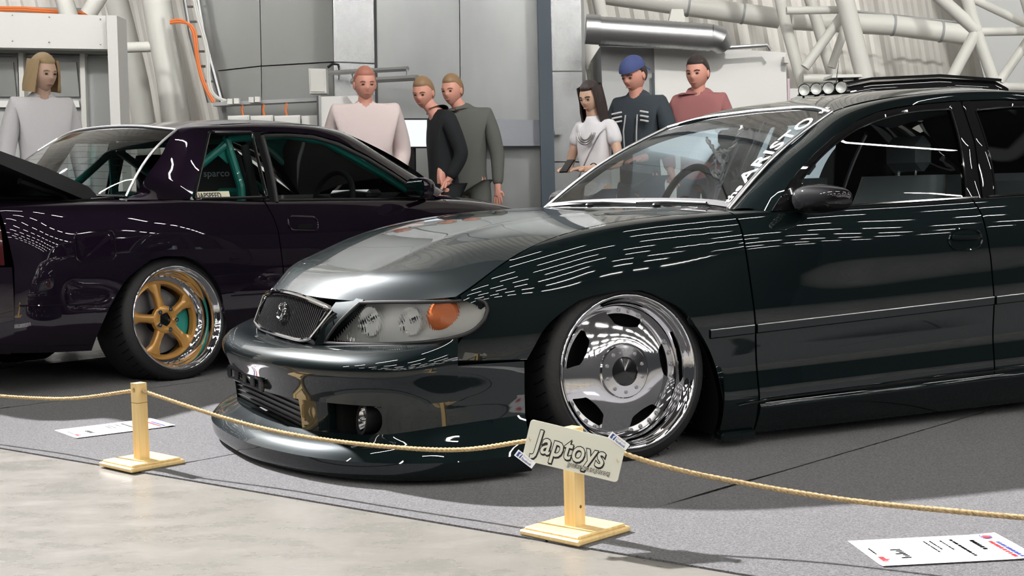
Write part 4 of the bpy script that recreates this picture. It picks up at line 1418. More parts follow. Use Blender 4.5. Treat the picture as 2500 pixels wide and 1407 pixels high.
for sd, dr in zip((-1, 1), front_doors):
    # mirror: sail plate, stalk and rounded housing
    mb = MB()
    sp = [GS(.60, .79, .004), GS(.60, .80, .004), GS(.735, .91, .004), GS(.735, .79, .004)]
    pl = np.array([[GS(.595, .80, .003), GS(.66, .80, .003), GS(.737, .80, .003)], [GS(.62, .835, .01), GS(.67, .845, .012), GS(.737, .85, .006)], [GS(.70, .895, .003), GS(.72, .90, .004), GS(.737, .905, .003)]])
    grid_add(mb, pl, sd, (.7, 0, .8))
    sail = mb.build('mirror_mount', 'black_gloss', dr)
    mb = MB()
    vs, fs = [], []
    n1, n2 = 28, 18
    for i in range(n2 + 1):
        t = math.pi * i / n2
        for k in range(n1):
            a = 2 * math.pi * k / n1
            ca_, sa_ = math.cos(a), math.sin(a)
            px_ = math.copysign(abs(ca_) ** .75, ca_); pz_ = math.copysign(abs(sa_) ** .75, sa_)
            st = math.sin(t) ** .55
            lat = -math.cos(t)
            x = px_ * st * (.058 if px_ < 0 else .030); z = pz_ * st * (.050 - .006 * lat)
            vs.append(Vector((.715 + x + .02 * lat, sd * (.962 + .115 * lat), .836 + z)))
    for i in range(n2):
        for k in range(n1):
            l = (k + 1) % n1
            f = (i * n1 + k, i * n1 + l, (i + 1) * n1 + l, (i + 1) * n1 + k)
            fs.append(f if sd < 0 else f[::-1])
    mb.add(vs, fs); mir = mb.build('door_mirror', 'paint_black', dr, sharp=None)
    mb = MB(); mb.prism(rrect(.165, .075, .03), 0, .003, frame_M((.747, sd * .965, .836), (0, 1, 0), (0, 0, 1), (1, 0, 0))); mb.build('mirror_glass', 'mirror_glass', mir)
    # pull handle in its oval dish
    for d_, x0, z0 in ((dr, 1.405, .672), (rear_doors[0 if sd < 0 else 1], 2.28, .70)):
        c0 = SIDE.ev(*sv(x0, z0))
        mb = MB()
        ring = []
        for a in np.linspace(0, 2 * math.pi, 33)[:-1]:
            p = SIDE.ev(*sv(x0 + .078 * math.copysign(abs(math.cos(a)) ** .8, math.cos(a)), z0 + .040 * math.sin(a)))
            ring.append(Vector((p[0], sd * (p[1] + .001), p[2])))
        mb.tube(ring, .0045, n=6, closed=True)
        hd = mb.build('door_handle', PG, d_)
        mb = MB()
        hp = [Vector((x0 + t * .068, sd * (c0[1] + .012 - .010 * t * t), z0 + .008)) for t in np.linspace(-1, 1, 13)]
        mb.tube(hp, [.006] + [.011] * 11 + [.006], n=8); mb.build('pull_bar', PG, hd)

# ---- lettering along the near edge of the screen
def bend_onto(o, f):
    me = o.data
    for v in me.vertices:
        p = f(v.co.x, v.co.y, v.co.z)
        v.co = p
    return o


L_ws = float(np.linalg.norm(WS.ev(1, 1) - WS.ev(0, 1)))
def on_screen(xx, yy, zz, s0=.02):
    u = s0 + xx / L_ws
    wloc = float(WS.ev(u, 1.0)[1])
    v = 1 - (.025 + yy) / wloc
    p = WS.ev(u, v)
    return Vector((p[0] - .004 - zz, -p[1], p[2] + .003 + zz))


for body, sz, xs_, s0, y0, sp in (('the', .062, 1.25, .045, 0, .95), ('ARISTO', .116, 1.10, .215, 0, 1.06), ('tot', .045, 1.0, .955, .02, 1.0)):
    t = text_mesh('screen_lettering', body, sz, Matrix.Translation((0, y0, 0)), 'white_print', screen, bold=sz * .014, sx=xs_, space=sp)
    bend_onto(t, lambda a, b, c, s0=s0: on_screen(a, b, c, s0))

# ---- cabin
mb = MB()
mb.box((1.35, 0, .30), (2.4, 1.36, .46)); mb.box((-.1, 0, .42), (1.1, 1.1, .44)); mb.box((3.0, 0, .48), (1.1, 1.06, .60))
mb.box((1.3, 0, .075), (4.2, 1.1, .04))
mb.build('floor_pan', 'dark_void', AR)
mb = MB()
dn = np.array([[(.56, w_, .80), (.66, w_, .825), (.80, w_, .83), (.86, w_, .80), (.88, w_, .62)] for w_ in np.linspace(-.70, .70, 9)])
mb.add(dn.reshape(-1, 3), orient(dn.reshape(-1, 3), 5, 9, np.array([.7, 0, .4])))
dash = mb.build('dashboard', 'cabin_dark', AR)
mb = MB(); mb.box((.90, -.02, .62), (.06, 1.3, .22), bev=.02); mb.build('dash_face', 'cabin_dark', dash)
# right-hand steering wheel
mb = MB()
c = Vector((.99, .36, .80)); e1 = Vector((0, 1, 0)); e2 = Vector((.38, 0, .92))
mb.tube([c + e1 * (.185 * math.cos(a)) + e2 * (.185 * math.sin(a)) for a in np.linspace(0, 2 * math.pi, 41)[:-1]], .016, n=10, closed=True)
for a in (0, math.pi, -math.pi / 2):
    mb.tube([c, c + e1 * (.18 * math.cos(a)) + e2 * (.18 * math.sin(a))], .014, n=8)
mb.sphere(c, (.04, .06, .05), 12, 8)
mb.build('steering_wheel', 'black_plastic', AR)


def seat(y, x):
    mb = MB()
    sec = [(0, .08, .40), (.07, .10, .46), (.16, .145, .62), (.24, .165, .76), (.29, .165, .86), (.30, .155, .91)]
    n = 16
    rings = []
    for (dx, hw, z) in sec:
        rg = []
        for k in range(n):
            a = 2 * math.pi * k / n
            hwk = hw * 1.45
            rg.append((x + dx + .062 * math.copysign(abs(math.sin(a)) ** .7, math.sin(a)), y + hwk * math.copysign(abs(math.cos(a)) ** .6, math.cos(a)), z))
        rings.append(rg)
    vs = [p for r_ in rings for p in r_]
    fs = []
    for i in range(len(sec) - 1):
        for k in range(n):
            l = (k + 1) % n
            fs.append((i * n + k, i * n + l, (i + 1) * n + l, (i + 1) * n + k))
    fs.append(tuple((len(sec) - 1) * n + k for k in range(n)))
    mb.add(vs, fs)
    mb.box((x - .14, y, .45), (.46, .44, .13), bev=.04)
    st = mb.build('seat', 'leather_grey', AR, sharp=60)
    mb = MB(); mb.box((x + .33, y, .995), (.08, .24, .14), bev=.035); mb.build('headrest', 'leather_grey', st)
    mb = MB()
    for dy in (-.05, .05): mb.tube([(x + .31, y + dy, .88), (x + .33, y + dy, .95)], .006, n=6)
    mb.build('headrest_post', 'chrome', st)


for y in (-.37, .37):
    seat(y, 1.26)
mb = MB(); mb.box((2.18, 0, .66), (.18, 1.2, .5), Matrix.Rotation(math.radians(18), 3, 'Y'), bev=.05); mb.box((1.95, 0, .45), (.5, 1.2, .16), bev=.05)
mb.build('rear_bench', 'leather_grey', AR)
for sd in (-1, 1):
    mb = MB(); mb.box((1.62, sd * .70, .72), (.10, .035, .30), bev=.015)
    mb.tube([(1.60, sd * .73, .70), (1.64, sd * .68, .95), (1.68, sd * .60, 1.16)], .03, n=8); mb.build('b_pillar_trim', 'cabin_dark', AR)
    mb = MB(); mb.box((1.1, sd * .80, .60), (1.0, .02, .38), bev=.008); mb.build('door_card', 'cabin_dark', AR)
mb = MB(); hl_ = np.array([[(x, w_, float(np.interp(x, [1.12, 1.25, 1.5, 1.8, 2.05, 2.28], [1.16, 1.195, 1.222, 1.232, 1.225, 1.19])) - .05 * (w_ / .55) ** 2) for x in np.linspace(1.12, 2.28, 14)] for w_ in np.linspace(-.55, .55, 9)])
mb.add(hl_.reshape(-1, 3), [f[::-1] for f in orient(hl_.reshape(-1, 3), 14, 9, np.array([1.6, 0, .6]))]); mb.build('headlining', 'cabin_dark', AR)
# rear-view mirror with a silver rope charm knotted round its stalk
mb = MB(); mb.box((1.03, .02, 1.085), (.035, .24, .065), bev=.015); mb.tube([(1.08, 0, 1.16), (1.04, .0, 1.10)], .008, n=6)
rvm = mb.build('rear_view_mirror', 'black_plastic', AR)


def silver_rope(pts, r, nm, parent):
    P = resample(np.array(pts, float), max(24, int(len(pts) * 14)), True)
    mb = MB()
    n = len(P)
    t = np.gradient(P, axis=0); t /= np.linalg.norm(t, axis=1, keepdims=True)
    a = np.cross(t, np.array([1., 0, 0])); a /= np.linalg.norm(a, axis=1, keepdims=True)
    b = np.cross(t, a)
    L = np.r_[0, np.cumsum(np.linalg.norm(np.diff(P, axis=0), axis=1))]
    for ph in (0, math.pi):
        mb.tube([Vector(P[i] + (a[i] * math.cos(L[i] / r * .9 + ph) + b[i] * math.sin(L[i] / r * .9 + ph)) * r * .55) for i in range(n)], r * .62, n=6)
    return mb.build(nm, 'silver_bright', parent)


K = lambda y, z, x=.97: (x, y, z)
charm = silver_rope([K(.145, 1.085), K(.10, 1.045), K(.07, 1.015), K(.02, .985), K(-.01, 1.01), K(.04, 1.03), K(.085, 1.00), K(.08, .955), K(.03, .95), K(-.005, .975, .955), K(.03, 1.015, .955), K(-.03, 1.03, .96), K(-.075, 1.07), K(-.115, 1.12)], .0085, 'silver_rope', rvm)
silver_rope([K(.06, .99, .955), K(.085, .95, .955), K(.055, .925, .955), K(.01, .935, .955), K(.0, .97, .95), K(.02, .90, .955), K(.045, .885, .955)], .008, 'rope_tail', rvm)
mb = MB(); mb.tube([(.98, -.06, .96), (.98, -.075, .93), (.98, -.05, .915), (.98, -.03, .94)], .007, n=6); mb.box((.985, -.045, .86), (.03, .055, .10), bev=.008)
mb.build('tassel', 'black_plastic', rvm)
# ================================================================== wheels
def rot_axis(camber, steer, side):
    """outward axle direction for a wheel on car side y = side"""
    return Matrix.Rotation(steer, 3, 'Z') @ Matrix.Rotation(camber * side, 3, 'X')


def wheel_frame(c, side, camber=0.0, steer=0.0):
    R_ = Matrix.Rotation(steer, 3, 'Z') @ Matrix.Rotation(-camber * side * -1, 3, 'X')
    ez = R_ @ Vector((0, side, 0))
    ex = R_ @ Vector((1 if side < 0 else -1, 0, 0))
    ey = ez.cross(ex)
    return frame_M(c, ex, ey, ez)


def tyre(parent, M, r_rim, r_out, wd, tread=True):
    mb = MB()
    prof = [(r_rim - .004, 0.0), (r_rim + .004, .006), (r_rim + .012, .008), (r_rim + .02, .004), (r_out - .022, .0), (r_out - .010, -.008), (r_out - .002, -.022), (r_out, -.045),
            (r_out, -wd + .045), (r_out - .002, -wd + .022), (r_out - .012, -wd + .006), (r_out - .03, -wd), (r_rim, -wd)]
    mb.lathe(prof, 72, M)
    mb.v = [(x, y, max(z, .0065)) for x, y, z in mb.v]     # flattened where it stands
    t = mb.build('tyre', 'rubber', parent, sharp=40)
    if tread:
        for k in range(46):
            a = 2 * math.pi * k / 46
            mb = MB()
            pts = []
            for h, da in ((-.012, 0), (-.06, .05), (-.09, .07)):
                pts.append(M @ Vector(((r_out + .0006) * math.cos(a + da), (r_out + .0006) * math.sin(a + da), h)))
            mb.tube(pts, .0022, n=4); mb.v = [(x, y, max(z, .006)) for x, y, z in mb.v]; mb.build('tread_groove', 'dark_void', t)
    return t


def bolts(parent, M, spots, r=.006, h=.006, m='steel_bolt', nm='bolt'):
    mb = MB(); mb.lathe([(r * 1.5, 0), (r * 1.5, h * .3), (r, h * .3), (r, h), (r * .55, h), (r * .5, h * .5), (0, h * .5)], 10)
    me = mb.build(nm, m, parent)
    me.matrix_local = M @ Matrix.Translation(spots[0])
    for s_ in spots[1:]:
        o = bpy.data.objects.new(nm, me.data); COL.objects.link(o); o.parent = parent
        o.matrix_local = M @ Matrix.Translation(s_)


def dish_wheel(car, c, side, camber, steer=0.0, a0=80, tread=True):
    """polished three-piece wheel: mirror dish with five rounded windows and paired rows of bolts"""
    M = wheel_frame(c, side, camber, steer)
    root = bpy.data.objects.new('wheel', None); COL.objects.link(root); root.parent = car
    tyre(root, M, .250, .300, .24, tread)
    mb = MB()
    mb.lathe([(.246, -.004), (.252, .004), (.253, .009), (.249, .012), (.243, .008), (.238, -.004), (.232, -.012), (.226, -.018), (.221, -.032), (.217, -.060), (.215, -.085), (.212, -.20)], 90, M)
    barrel = mb.build('rim_barrel', 'polished_alloy', root, sharp=None)
    R0, R1, RW0, RW1 = .086, .215, .146, .209

    def fz(r):      # dish: high at the hub, falling to the barrel
        t = (r - R0) / (R1 - R0)
        return -.030 - .030 * t ** 1.7

    def half(r):    # half angle of a window at radius r
        t = (r - RW0) / (RW1 - RW0)
        if t <= 0 or t >= 1: return 0.0
        e = min(t, 1 - t)
        return math.radians(14.5 + 8.5 * t) * min(1.0, (e / .16) ** .5 if e < .16 else 1.0)

    rs_ = list(np.linspace(R0, RW0, 10)) + [RW0 + (RW1 - RW0) * k for k in (.02, .06, .12, .2, .35, .5, .65, .8, .88, .94, .98)] + list(np.linspace(RW1, R1, 3))
    mb = MB()
    na = 22
    for sct in range(5):
        ac = math.radians(a0 + 72 * sct)
        P = np.zeros((len(rs_), na, 3)); 
        for i, r in enumerate(rs_):
            hw = half(r)
            for k in range(na):
                a = ac + hw + (math.radians(72) - 2 * hw) * k / (na - 1)
                P[i, k] = (r * math.cos(a), r * math.sin(a), fz(r))
        Q = np.array([M @ Vector(p) for p in P.reshape(-1, 3)])
        cc = np.array(M @ Vector((0, 0, -2)))
        mb.add(Q, orient(Q, na, len(rs_), cc))
        for edge in (0, na - 1):    # window walls
            E0 = P[9:22, edge].copy(); E1 = E0.copy(); E1[:, 2] -= .016
            W = np.array([M @ Vector(p) for p in np.stack([E0, E1]).reshape(-1, 3)])
            mb.add(W, orient(W, len(E0), 2, cc))
    mb.build('dish_face', 'polished_alloy', root, sharp=50)
    mb = MB(); mb.lathe([(.214, -.075), (.20, -.09), (.15, -.12), (.0, -.12)], 48, M); mb.build('brake_shroud', 'dark_void', root)
    for sct in range(5):    # outer flange seen in each window, with bolts
        ac = a0 + 72 * sct
        mb = MB()
        n_ = 12
        sec = []
        for (r, z) in ((.190, -.079), (.191, -.070), (.215, -.066)):
            sec.append([M @ Vector((r * math.cos(math.radians(ac - 22 + 44 * k / (n_ - 1))), r * math.sin(math.radians(ac - 22 + 44 * k / (n_ - 1))), z)) for k in range(n_)])
        W = np.array(sec).reshape(-1, 3)
        mb.add(W, orient(W, n_, 3, np.array(M @ Vector((0, 0, -2)))))
        fg = mb.build('flange_segment', 'satin_alloy', root)
        bolts(fg, M, [Vector((.202 * math.cos(math.radians(ac + d)), .202 * math.sin(math.radians(ac + d)), -.069)) for d in (-16, -5.5, 5.5, 16)], .0055, .007)
    mb = MB(); mb.lathe([(.089, -.036), (.089, -.027), (.085, -.023), (.048, -.021), (.045, -.028)], 48, M); hub = mb.build('hub_ring', 'polished_alloy', root)
    mb = MB(); mb.lathe([(.046, -.029), (.043, -.025), (.0, -.022)], 40, M); mb.build('centre_cap', 'black_gloss', root)
    bolts(hub, M, [Vector((.068 * math.cos(k * math.pi / 5 + .3), .068 * math.sin(k * math.pi / 5 + .3), -.022)) for k in range(10)], .0042, .005)
    return root


CAMB = math.radians(5.0)
dish_wheel(AR, (0.0, -.868, .296), -1, CAMB, a0=80)
dish_wheel(AR, (0.0, .868, .296), 1, CAMB, a0=40, tread=False)
dish_wheel(AR, (2.78, -.868, .30), -1, CAMB, a0=60, tread=False)
dish_wheel(AR, (2.78, .868, .30), 1, CAMB, a0=20, tread=False)


def star_wheel(car, c, side, camber, a0=100, tread=True):
    """gold five-spoke centre set deep in a bright stepped lip"""
    M = wheel_frame(c, side, camber)
    root = bpy.data.objects.new('wheel', None); COL.objects.link(root); root.parent = car
    tyre(root, M, .254, .308, .27, tread)
    mb = MB()
    mb.lathe([(.250, -.004), (.257, .004), (.258, .009), (.254, .013), (.247, .008), (.243, -.006), (.236, -.012), (.230, -.022), (.226, -.070), (.222, -.116), (.206, -.122), (.196, -.126)], 96, M)
    mb.build('rim_lip', 'chrome', root, sharp=None)
    mb = MB(); mb.lathe([(.198, -.124), (.192, -.16), (.19, -.25)], 60, M); mb.build('rim_barrel', 'gold_paint', root)
    Zf = -.126
    mb = MB()   # centre: ring, five waisted spokes, hub
    n = 60
    ring = [(.200, Zf), (.178, Zf + .006), (.172, Zf - .004), (.172, Zf - .022)]
    mb.lathe(ring, 90, M)
    cc = np.array(M @ Vector((0, 0, -2)))
    for k in range(5):
        ac = math.radians(a0 + 72 * k)
        rs_ = np.linspace(.030, .182, 16)
        rows_ = []
        for r in rs_:
            t = (r - .03) / .152
            hwid = .031 - .011 * math.sin(math.pi * min(1, t * 1.05)) + .028 * max(0, t - .72) ** 1.2 * 2.2
            top = Zf + .004 + .016 * math.cos(t * 1.3) 
            row = []
            for sgn, dz in ((-1, -.03), (-1, -.006), (-.72, 0), (0, .003), (.72, 0), (1, -.006), (1, -.03)):
                row.append((r, sgn * hwid, top + dz))
            rows_.append(row)
        P = np.array(rows_)
        ca_, sa_ = math.cos(ac), math.sin(ac)
        Q = np.array([M @ Vector((p[0] * ca_ - p[1] * sa_, p[0] * sa_ + p[1] * ca_, p[2])) for p in P.reshape(-1, 3)])
        mb.add(Q, orient(Q, 7, 16, cc))
    mb.lathe([(.072, Zf + .004), (.068, Zf + .022), (.055, Zf + .026), (.036, Zf + .026), (.034, Zf + .010)], 48, M)
    mb.build('spoke_star', 'gold_paint', root, sharp=50)
    mb = MB(); mb.lathe([(.034, Zf + .006), (.032, Zf + .016), (.0, Zf + .018)], 32, M); mb.build('centre_cap', 'black_gloss', root)
    for k in range(5):
        a = math.radians(a0 + 36 + 72 * k)
        mb = MB(); mb.lathe([(.011, Zf + .02), (.011, Zf + .044), (.006, Zf + .044), (.005, Zf + .03), (0, Zf + .03)], 12, M @ Matrix.Translation((.053 * math.cos(a), .053 * math.sin(a), 0))); mb.build('lug_nut', 'chrome', root)
    bolts(root, M, [Vector((.213 * math.cos(2 * math.pi * k / 40), .213 * math.sin(2 * math.pi * k / 40), -.120)) for k in range(40)], .0042, .006)
    mb = MB(); mb.lathe([(.165, -.185), (.165, -.195), (.06, -.195), (.06, -.185)], 48, M, closed=True); mb.build('brake_disc', 'brake_disc', root)
    mb = MB(); mb.lathe([(.188, -.23), (.0, -.24)], 40, M); mb.build('brake_backplate', 'dark_void', root)
    mb = MB()
    arcp = [(.175 * math.cos(a), .175 * math.sin(a)) for a in np.linspace(-.5, .55, 9)] + [(.10 * math.cos(a), .10 * math.sin(a)) for a in np.linspace(.5, -.45, 9)]
    mb.prism(arcp, -.21, -.165, M); mb.build('brake_caliper', 'teal_paint', root)
    mb = MB(); a = math.radians(150); mb.tube([M @ Vector((.20 * math.cos(a), .20 * math.sin(a), -.125)), M @ Vector((.19 * math.cos(a), .19 * math.sin(a), -.095))], .004, n=8); mb.build('valve', 'steel_bolt', root)
    return root
# ================================================================== purple-black coupe (x forward from its rear axle, near side y < 0)
CP = thing('coupe_car', 'purple-black two-door coupe with gold five-spoke wheels and its boot lid propped open', 'car', (-2.2722, 7.5188, 0), math.radians(48))
PP = 'paint_purple_black'
cx = [-1.0, -.82, -.5, -.2, .1, .4, .66, 1.0, 1.5, 2.0, 2.475, 2.9, 3.25]
cxn = np.array(cx)
cb = np.array([.70, .80, .842, .856, .860, .852, .846, .846, .846, .843, .838, .79, .70])
zsill = np.interp(cxn, [-1, -.5, .15, .69, 1.65, 2.05, 2.5, 3.25], [.885, .892, .884, .867, .852, .845, .80, .66])
zlow = np.interp(cxn, [-1, -.44, .31, .52, 3.3], [.44, .41, .395, .388, .36])
crow = [
    np.stack([cxn, cb - .05, np.interp(cxn, [-1, -.4, .3, 3.3], [.225, .17, .115, .12])], 1),
    np.stack([cxn, cb - .012, np.interp(cxn, [-1, -.4, .3, 3.3], [.30, .27, .23, .22])], 1),
    np.stack([cxn, cb + .004, zlow], 1),
    np.stack([cxn, cb + .004, zlow + .13], 1),
    np.stack([cxn, cb - .006, .30 * zlow + .70 * zsill - .045], 1),
    np.stack([cxn, cb - .024, .12 * zlow + .88 * zsill - .03], 1),
    np.stack([cxn, cb - .058, zsill - .018], 1),
    np.stack([cxn, cb - .085 - np.interp(cxn, [-1, -.3, .1, 1.7, 2.2, 3.3], [.05, .04, 0, 0, .03, .05]), zsill], 1),
]
CS = Net(cx, range(8), crow)
cv = lambda x, z: CS.inv(x, z)
carch = [(-.455, .19), (-.44, .26), (-.40, .35), (-.335, .455), (-.26, .535), (-.17, .590), (-.08, .615), (.01, .613), (.10, .588), (.17, .54), (.235, .455), (.268, .36), (.283, .25), (.290, .13)]
cau = [cv(*p) for p in carch]
zdg, xdg = np.array([.12, .39, .524, .718, .86]), np.array([.655, .664, .664, .650, .612])


def cgap(zs, xs, n=18, top=7.0):
    out = [cv(float(np.interp(z, zs, xs)), float(z)) for z in np.linspace(.13, .83, n)]
    out.append((float(np.interp(.86, zs, xs)), top))
    return np.array(out)


cgA = cgap(zdg, xdg)
cgB = cgap(np.array([.12, .5, .737, .862]), np.array([2.07, 2.07, 2.048, 1.945]))
# rear quarter with the wheel opening and C pillar
qb = multi(([cv(-.835, .215), cv(-.455, .19)], 18, False), (cau, 60, True), ([cv(.290, .13), cv(.652, .125)], 16, False))
qt = multi(([(-.86, 7), (-.42, 7)], 18, False), ([(-.42, 7), (.28, 7)], 60, False), ([(.28, 7), (.612, 7)], 16, False))
QP = ruled_pts(CS, qb, qt, 36)
for j in range(QP.shape[0]):
    k = np.interp(QP[j, -1, 2], zdg, xdg) - G - QP[j, -1, 0]
    QP[j, -10:, 0] += np.linspace(0, k, 10)
    k = np.interp(QP[j, 0, 2], [.21, .44, .61, .70, .867], [-.835, -.828, -.818, -.83, -.848]) - QP[j, 0, 0]
    QP[j, :8, 0] += np.linspace(k, 0, 8)
quarters = both('quarter_panel', QP, PP, CP, flange=.018)
for sd in (-1, 1):
    r_ = resample(cau, 40, True)
    P = CS.ev(r_[:, 0], r_[:, 1]); b = P.copy(); b[:, 1] -= .02; c = P.copy(); c[:, 1] -= .36
    mb = MB(); grid_add(mb, np.stack([b, c]), sd, (0, 0, .25)); mb.f = [f[::-1] for f in mb.f]; mb.build('wheel_liner', 'dark_void', CP)


def cpanel(ga, gb, nu=44):
    A_, B_ = resample(ga, 30), resample(gb, 30)
    A_[:, 0] += G; B_[:, 0] -= G
    s_ = np.linspace(0, 1, nu)[None, :, None]
    uv = A_[:, None] * (1 - s_) + B_[:, None] * s_
    return CS.ev(uv[..., 0], uv[..., 1])


cdoors = both('door', cpanel(cgA, cgB), PP, CP, flange=.018)
# front wing with its wheel opening
wa = [(2.10, .12), (2.13, .26), (2.2, .42), (2.31, .54), (2.475, .59), (2.63, .54), (2.74, .42), (2.79, .26), (2.80, .14)]
wb = multi(([cv(2.075, .12), cv(2.10, .12)], 3, False), ([cv(*p) for p in wa], 40, True), ([cv(2.80, .14), cv(3.22, .15)], 10, False))
wt = multi(([(1.955, 7), (2.0, 7)], 3, False), ([(2.0, 7), (2.85, 7)], 40, False), ([(2.85, 7), (3.24, 7)], 10, False))
both('front_wing', ruled_pts(CS, wb, wt, 22), PP, CP, flange=.015)
# rear bumper and tail lamps
rbp = []
for vv in np.linspace(0, 3.3, 12):
    e = CS.ev(np.array([-.835, -.93, -1.0]), np.full(3, vv))
    e[:, 1] += .004
    rbp.append(np.vstack([e, [(-1.07, .55, e[2, 2]), (-1.10, .28, e[2, 2]), (-1.11, 0, e[2, 2])]]))
rbp = np.array(rbp)
both('rear_bumper', rbp, PP, CP, flange=.01)
tl = []
for vv in np.linspace(3.36, 6.3, 12):
    e = CS.ev(np.array([-.86, -.93, -1.0]), np.full(3, vv))
    tl.append(np.vstack([e, [(-1.05, .55, e[2, 2]), (-1.065, .40, e[2, 2])]]))
both('tail_lamp', np.array(tl), 'red_lens', CP, flange=.012)
mb = MB(); mb.box((-1.03, 0, .70), (.04, .84, .34), bev=.01); mb.build('tail_panel', PP, CP)
# lower crease line and skirt
for sd in (-1, 1):
    for a, b in ((-.81, -.46), (.32, .655), (.672, 2.06)):
        us = np.linspace(a, b, 20); L = CS.ev(us, np.full(20, 2.0)); L[:, 1] = sd * (L[:, 1] + .001)
        mb = MB(); mb.tube([Vector(p) for p in L], .004, n=6); mb.build('body_crease', PP, CP)
    us = np.linspace(.31, 2.08, 30); P0 = CS.ev(us, np.full(30, .9)); P1 = P0.copy(); P1[:, 1] += .018; P1[:, 2] -= .03; P2 = P1.copy(); P2[:, 2] = .085; P2[:, 1] -= .01; P3 = P2.copy(); P3[:, 1] -= .08
    mb = MB(); grid_add(mb, np.stack([P3, P2, P1, P0]), sd, (1, 0, .3)); mb.build('side_skirt', PP, CP)
# filler flap: recessed rounded square
for o_ in quarters[:1]:
    def rr_side(x0, z0, w_, h_, r_, off, n=6):
        out = []
        for (px_, pz_) in rrect(w_, h_, r_, n):
            p = CS.ev(*cv(x0 + px_, z0 + pz_)); out.append(Vector((p[0], -(p[1] + off), p[2])))
        return out
    ro, rin = rr_side(-.434, .681, .205, .142, .030, .0015), rr_side(-.440, .679, .178, .118, .024, -.012)
    n = len(ro); mb = MB(); mb.add(ro + rin, [(i, (i + 1) % n, n + (i + 1) % n, n + i)[::1] for i in range(n)] )
    ring = mb.build('filler_recess', 'dark_void', o_)
    mb = MB(); mb.tube(ro, .0035, n=6, closed=True); mb.build('recess_lip', PP, ring)
    fl_ = rr_side(-.440, .679, .176, .116, .024, .003)
    mb = MB(); mb.add(fl_, [tuple(range(len(fl_)))[::-1]]); 
    mb.build('filler_flap', PP, ring, smooth=False)
# door handle: rounded scoop with a dark slot
for dr, sd in zip(cdoors, (-1, 1)):
    out = []
    for (px_, pz_) in rrect(.20, .075, .032, 6):
        p = CS.ev(*cv(.826 + px_, .742 + pz_ - .06 * px_)); out.append(Vector((p[0], sd * (p[1] + .001), p[2])))
    mb = MB(); mb.tube(out, .005, n=6, closed=True); hd = mb.build('door_handle', PP, dr)
    out2 = []
    for (px_, pz_) in rrect(.105, .026, .011, 4):
        p = CS.ev(*cv(.836 + px_, .726 + pz_)); out2.append(Vector((p[0], sd * (p[1] + .002), p[2])))
    f_ = tuple(range(len(out2)))
    mb = MB(); mb.add(out2, [f_ if sd > 0 else f_[::-1]]); mb.build('handle_slot', 'dark_void', hd, smooth=False)

# ---- roof and glass
def cg(z):
    d = z - .87
    return .768 - .25 * d - .30 * d * d


def CGS(x, z, off=0.0):
    return np.array([x, cg(z) + off, z])


# rail from the rear screen corner over the doors and down the front pillar
c_out = [(-.20, .893), (-.05, .890), (.165, .888), (.27, 1.06), (.385, 1.232), (.55, 1.238), (.68, 1.238), (.90, 1.236), (1.08, 1.226), (1.25, 1.19), (1.42, 1.115), (1.58, 1.025), (1.74, .93), (1.90, .86)]
co = np.array([CGS(*p) for p in c_out])
ci = np.array([(-.13, .655, .900), (-.06, .640, .935), (.02, .618, 1.02), (.13, .595, 1.13), (.235, .575, 1.243), (.45, .572, 1.270), (.70, .574, 1.282), (.95, .575, 1.284), (1.17, .578, 1.274), (1.36, .585, 1.240), (1.52, .605, 1.165), (1.68, .630, 1.080), (1.86, .660, .985), (2.04, .69, .895)])
n = 80
tco = np.linspace(0, 1, n)
kk = np.linspace(0, 1, len(co))
co_r = np.stack([np.interp(tco, kk, co[:, i]) for i in range(3)], 1)
ci_r = spl_basis(kk, tco) @ ci
s_ = np.linspace(0, 1, 10)[:, None, None]
CR = co_r[None] * (1 - s_) + ci_r[None] * s_
bl = np.sin(s_[:, :, 0] * math.pi) * .012
CR[:, :, 1] += bl; CR[:, :, 2] += bl * .8
both('roof_rail', CR, PP, CP, ctr=(.8, 0, .6), flange=.008)
# roof skin
RGc = []
for x, z, xe, we, ze in ((.165, 1.282, .235, .573, 1.245), (.42, 1.308, .45, .570, 1.272), (.75, 1.322, .70, .572, 1.284), (1.05, 1.318, .95, .573, 1.286), (1.34, 1.292, 1.17, .576, 1.276), (1.50, 1.262, 1.36, .583, 1.242)):
    RGc.append([(x, 0, z), (x + (xe - x) * .25, .26, z - .005), (x + (xe - x) * .66, .46, z + (ze - z) * .45), (xe, we, ze)])
RNc = Net([0, .26, .46, .575], range(6), RGc)
U_, V_ = np.meshgrid(np.linspace(0, .575, 22), np.linspace(0, 5, 36))
rp = RNc.ev(U_, V_); rp = np.concatenate([rp[:, ::-1], (rp * np.array([1, -1, 1]))[:, 1:]], 1)
sheet('roof', rp, PP, CP, ctr=(.8, 0, .6), flange=.008)


def screen_part(name, bc, bm, be, tc_, tm, te, bulge, ctr, m, parent):
    """windscreen-like sheet from bottom and top curves: centre, mid, edge"""
    rows_ = []
    for b, t in ((bc, tc_), (bm, tm), (be, te)):
        rows_.append([tuple(np.array(b) * (1 - k) + np.array(t) * k + np.array(bulge) * math.sin(math.pi * k)) for k in (0, .33, .67, 1)])
    N_ = Net([0, .33, .67, 1], [0, .55, 1], rows_)
    U_, V_ = np.meshgrid(np.linspace(0, 1, 22), np.linspace(0, 1, 18))
    P = N_.ev(U_, V_)
    P2 = np.concatenate([P[::-1], (P * np.array([1, -1, 1]))[1:]], 0)
    return N_, sheet(name, P2, m, parent, ctr=ctr, flange=0)


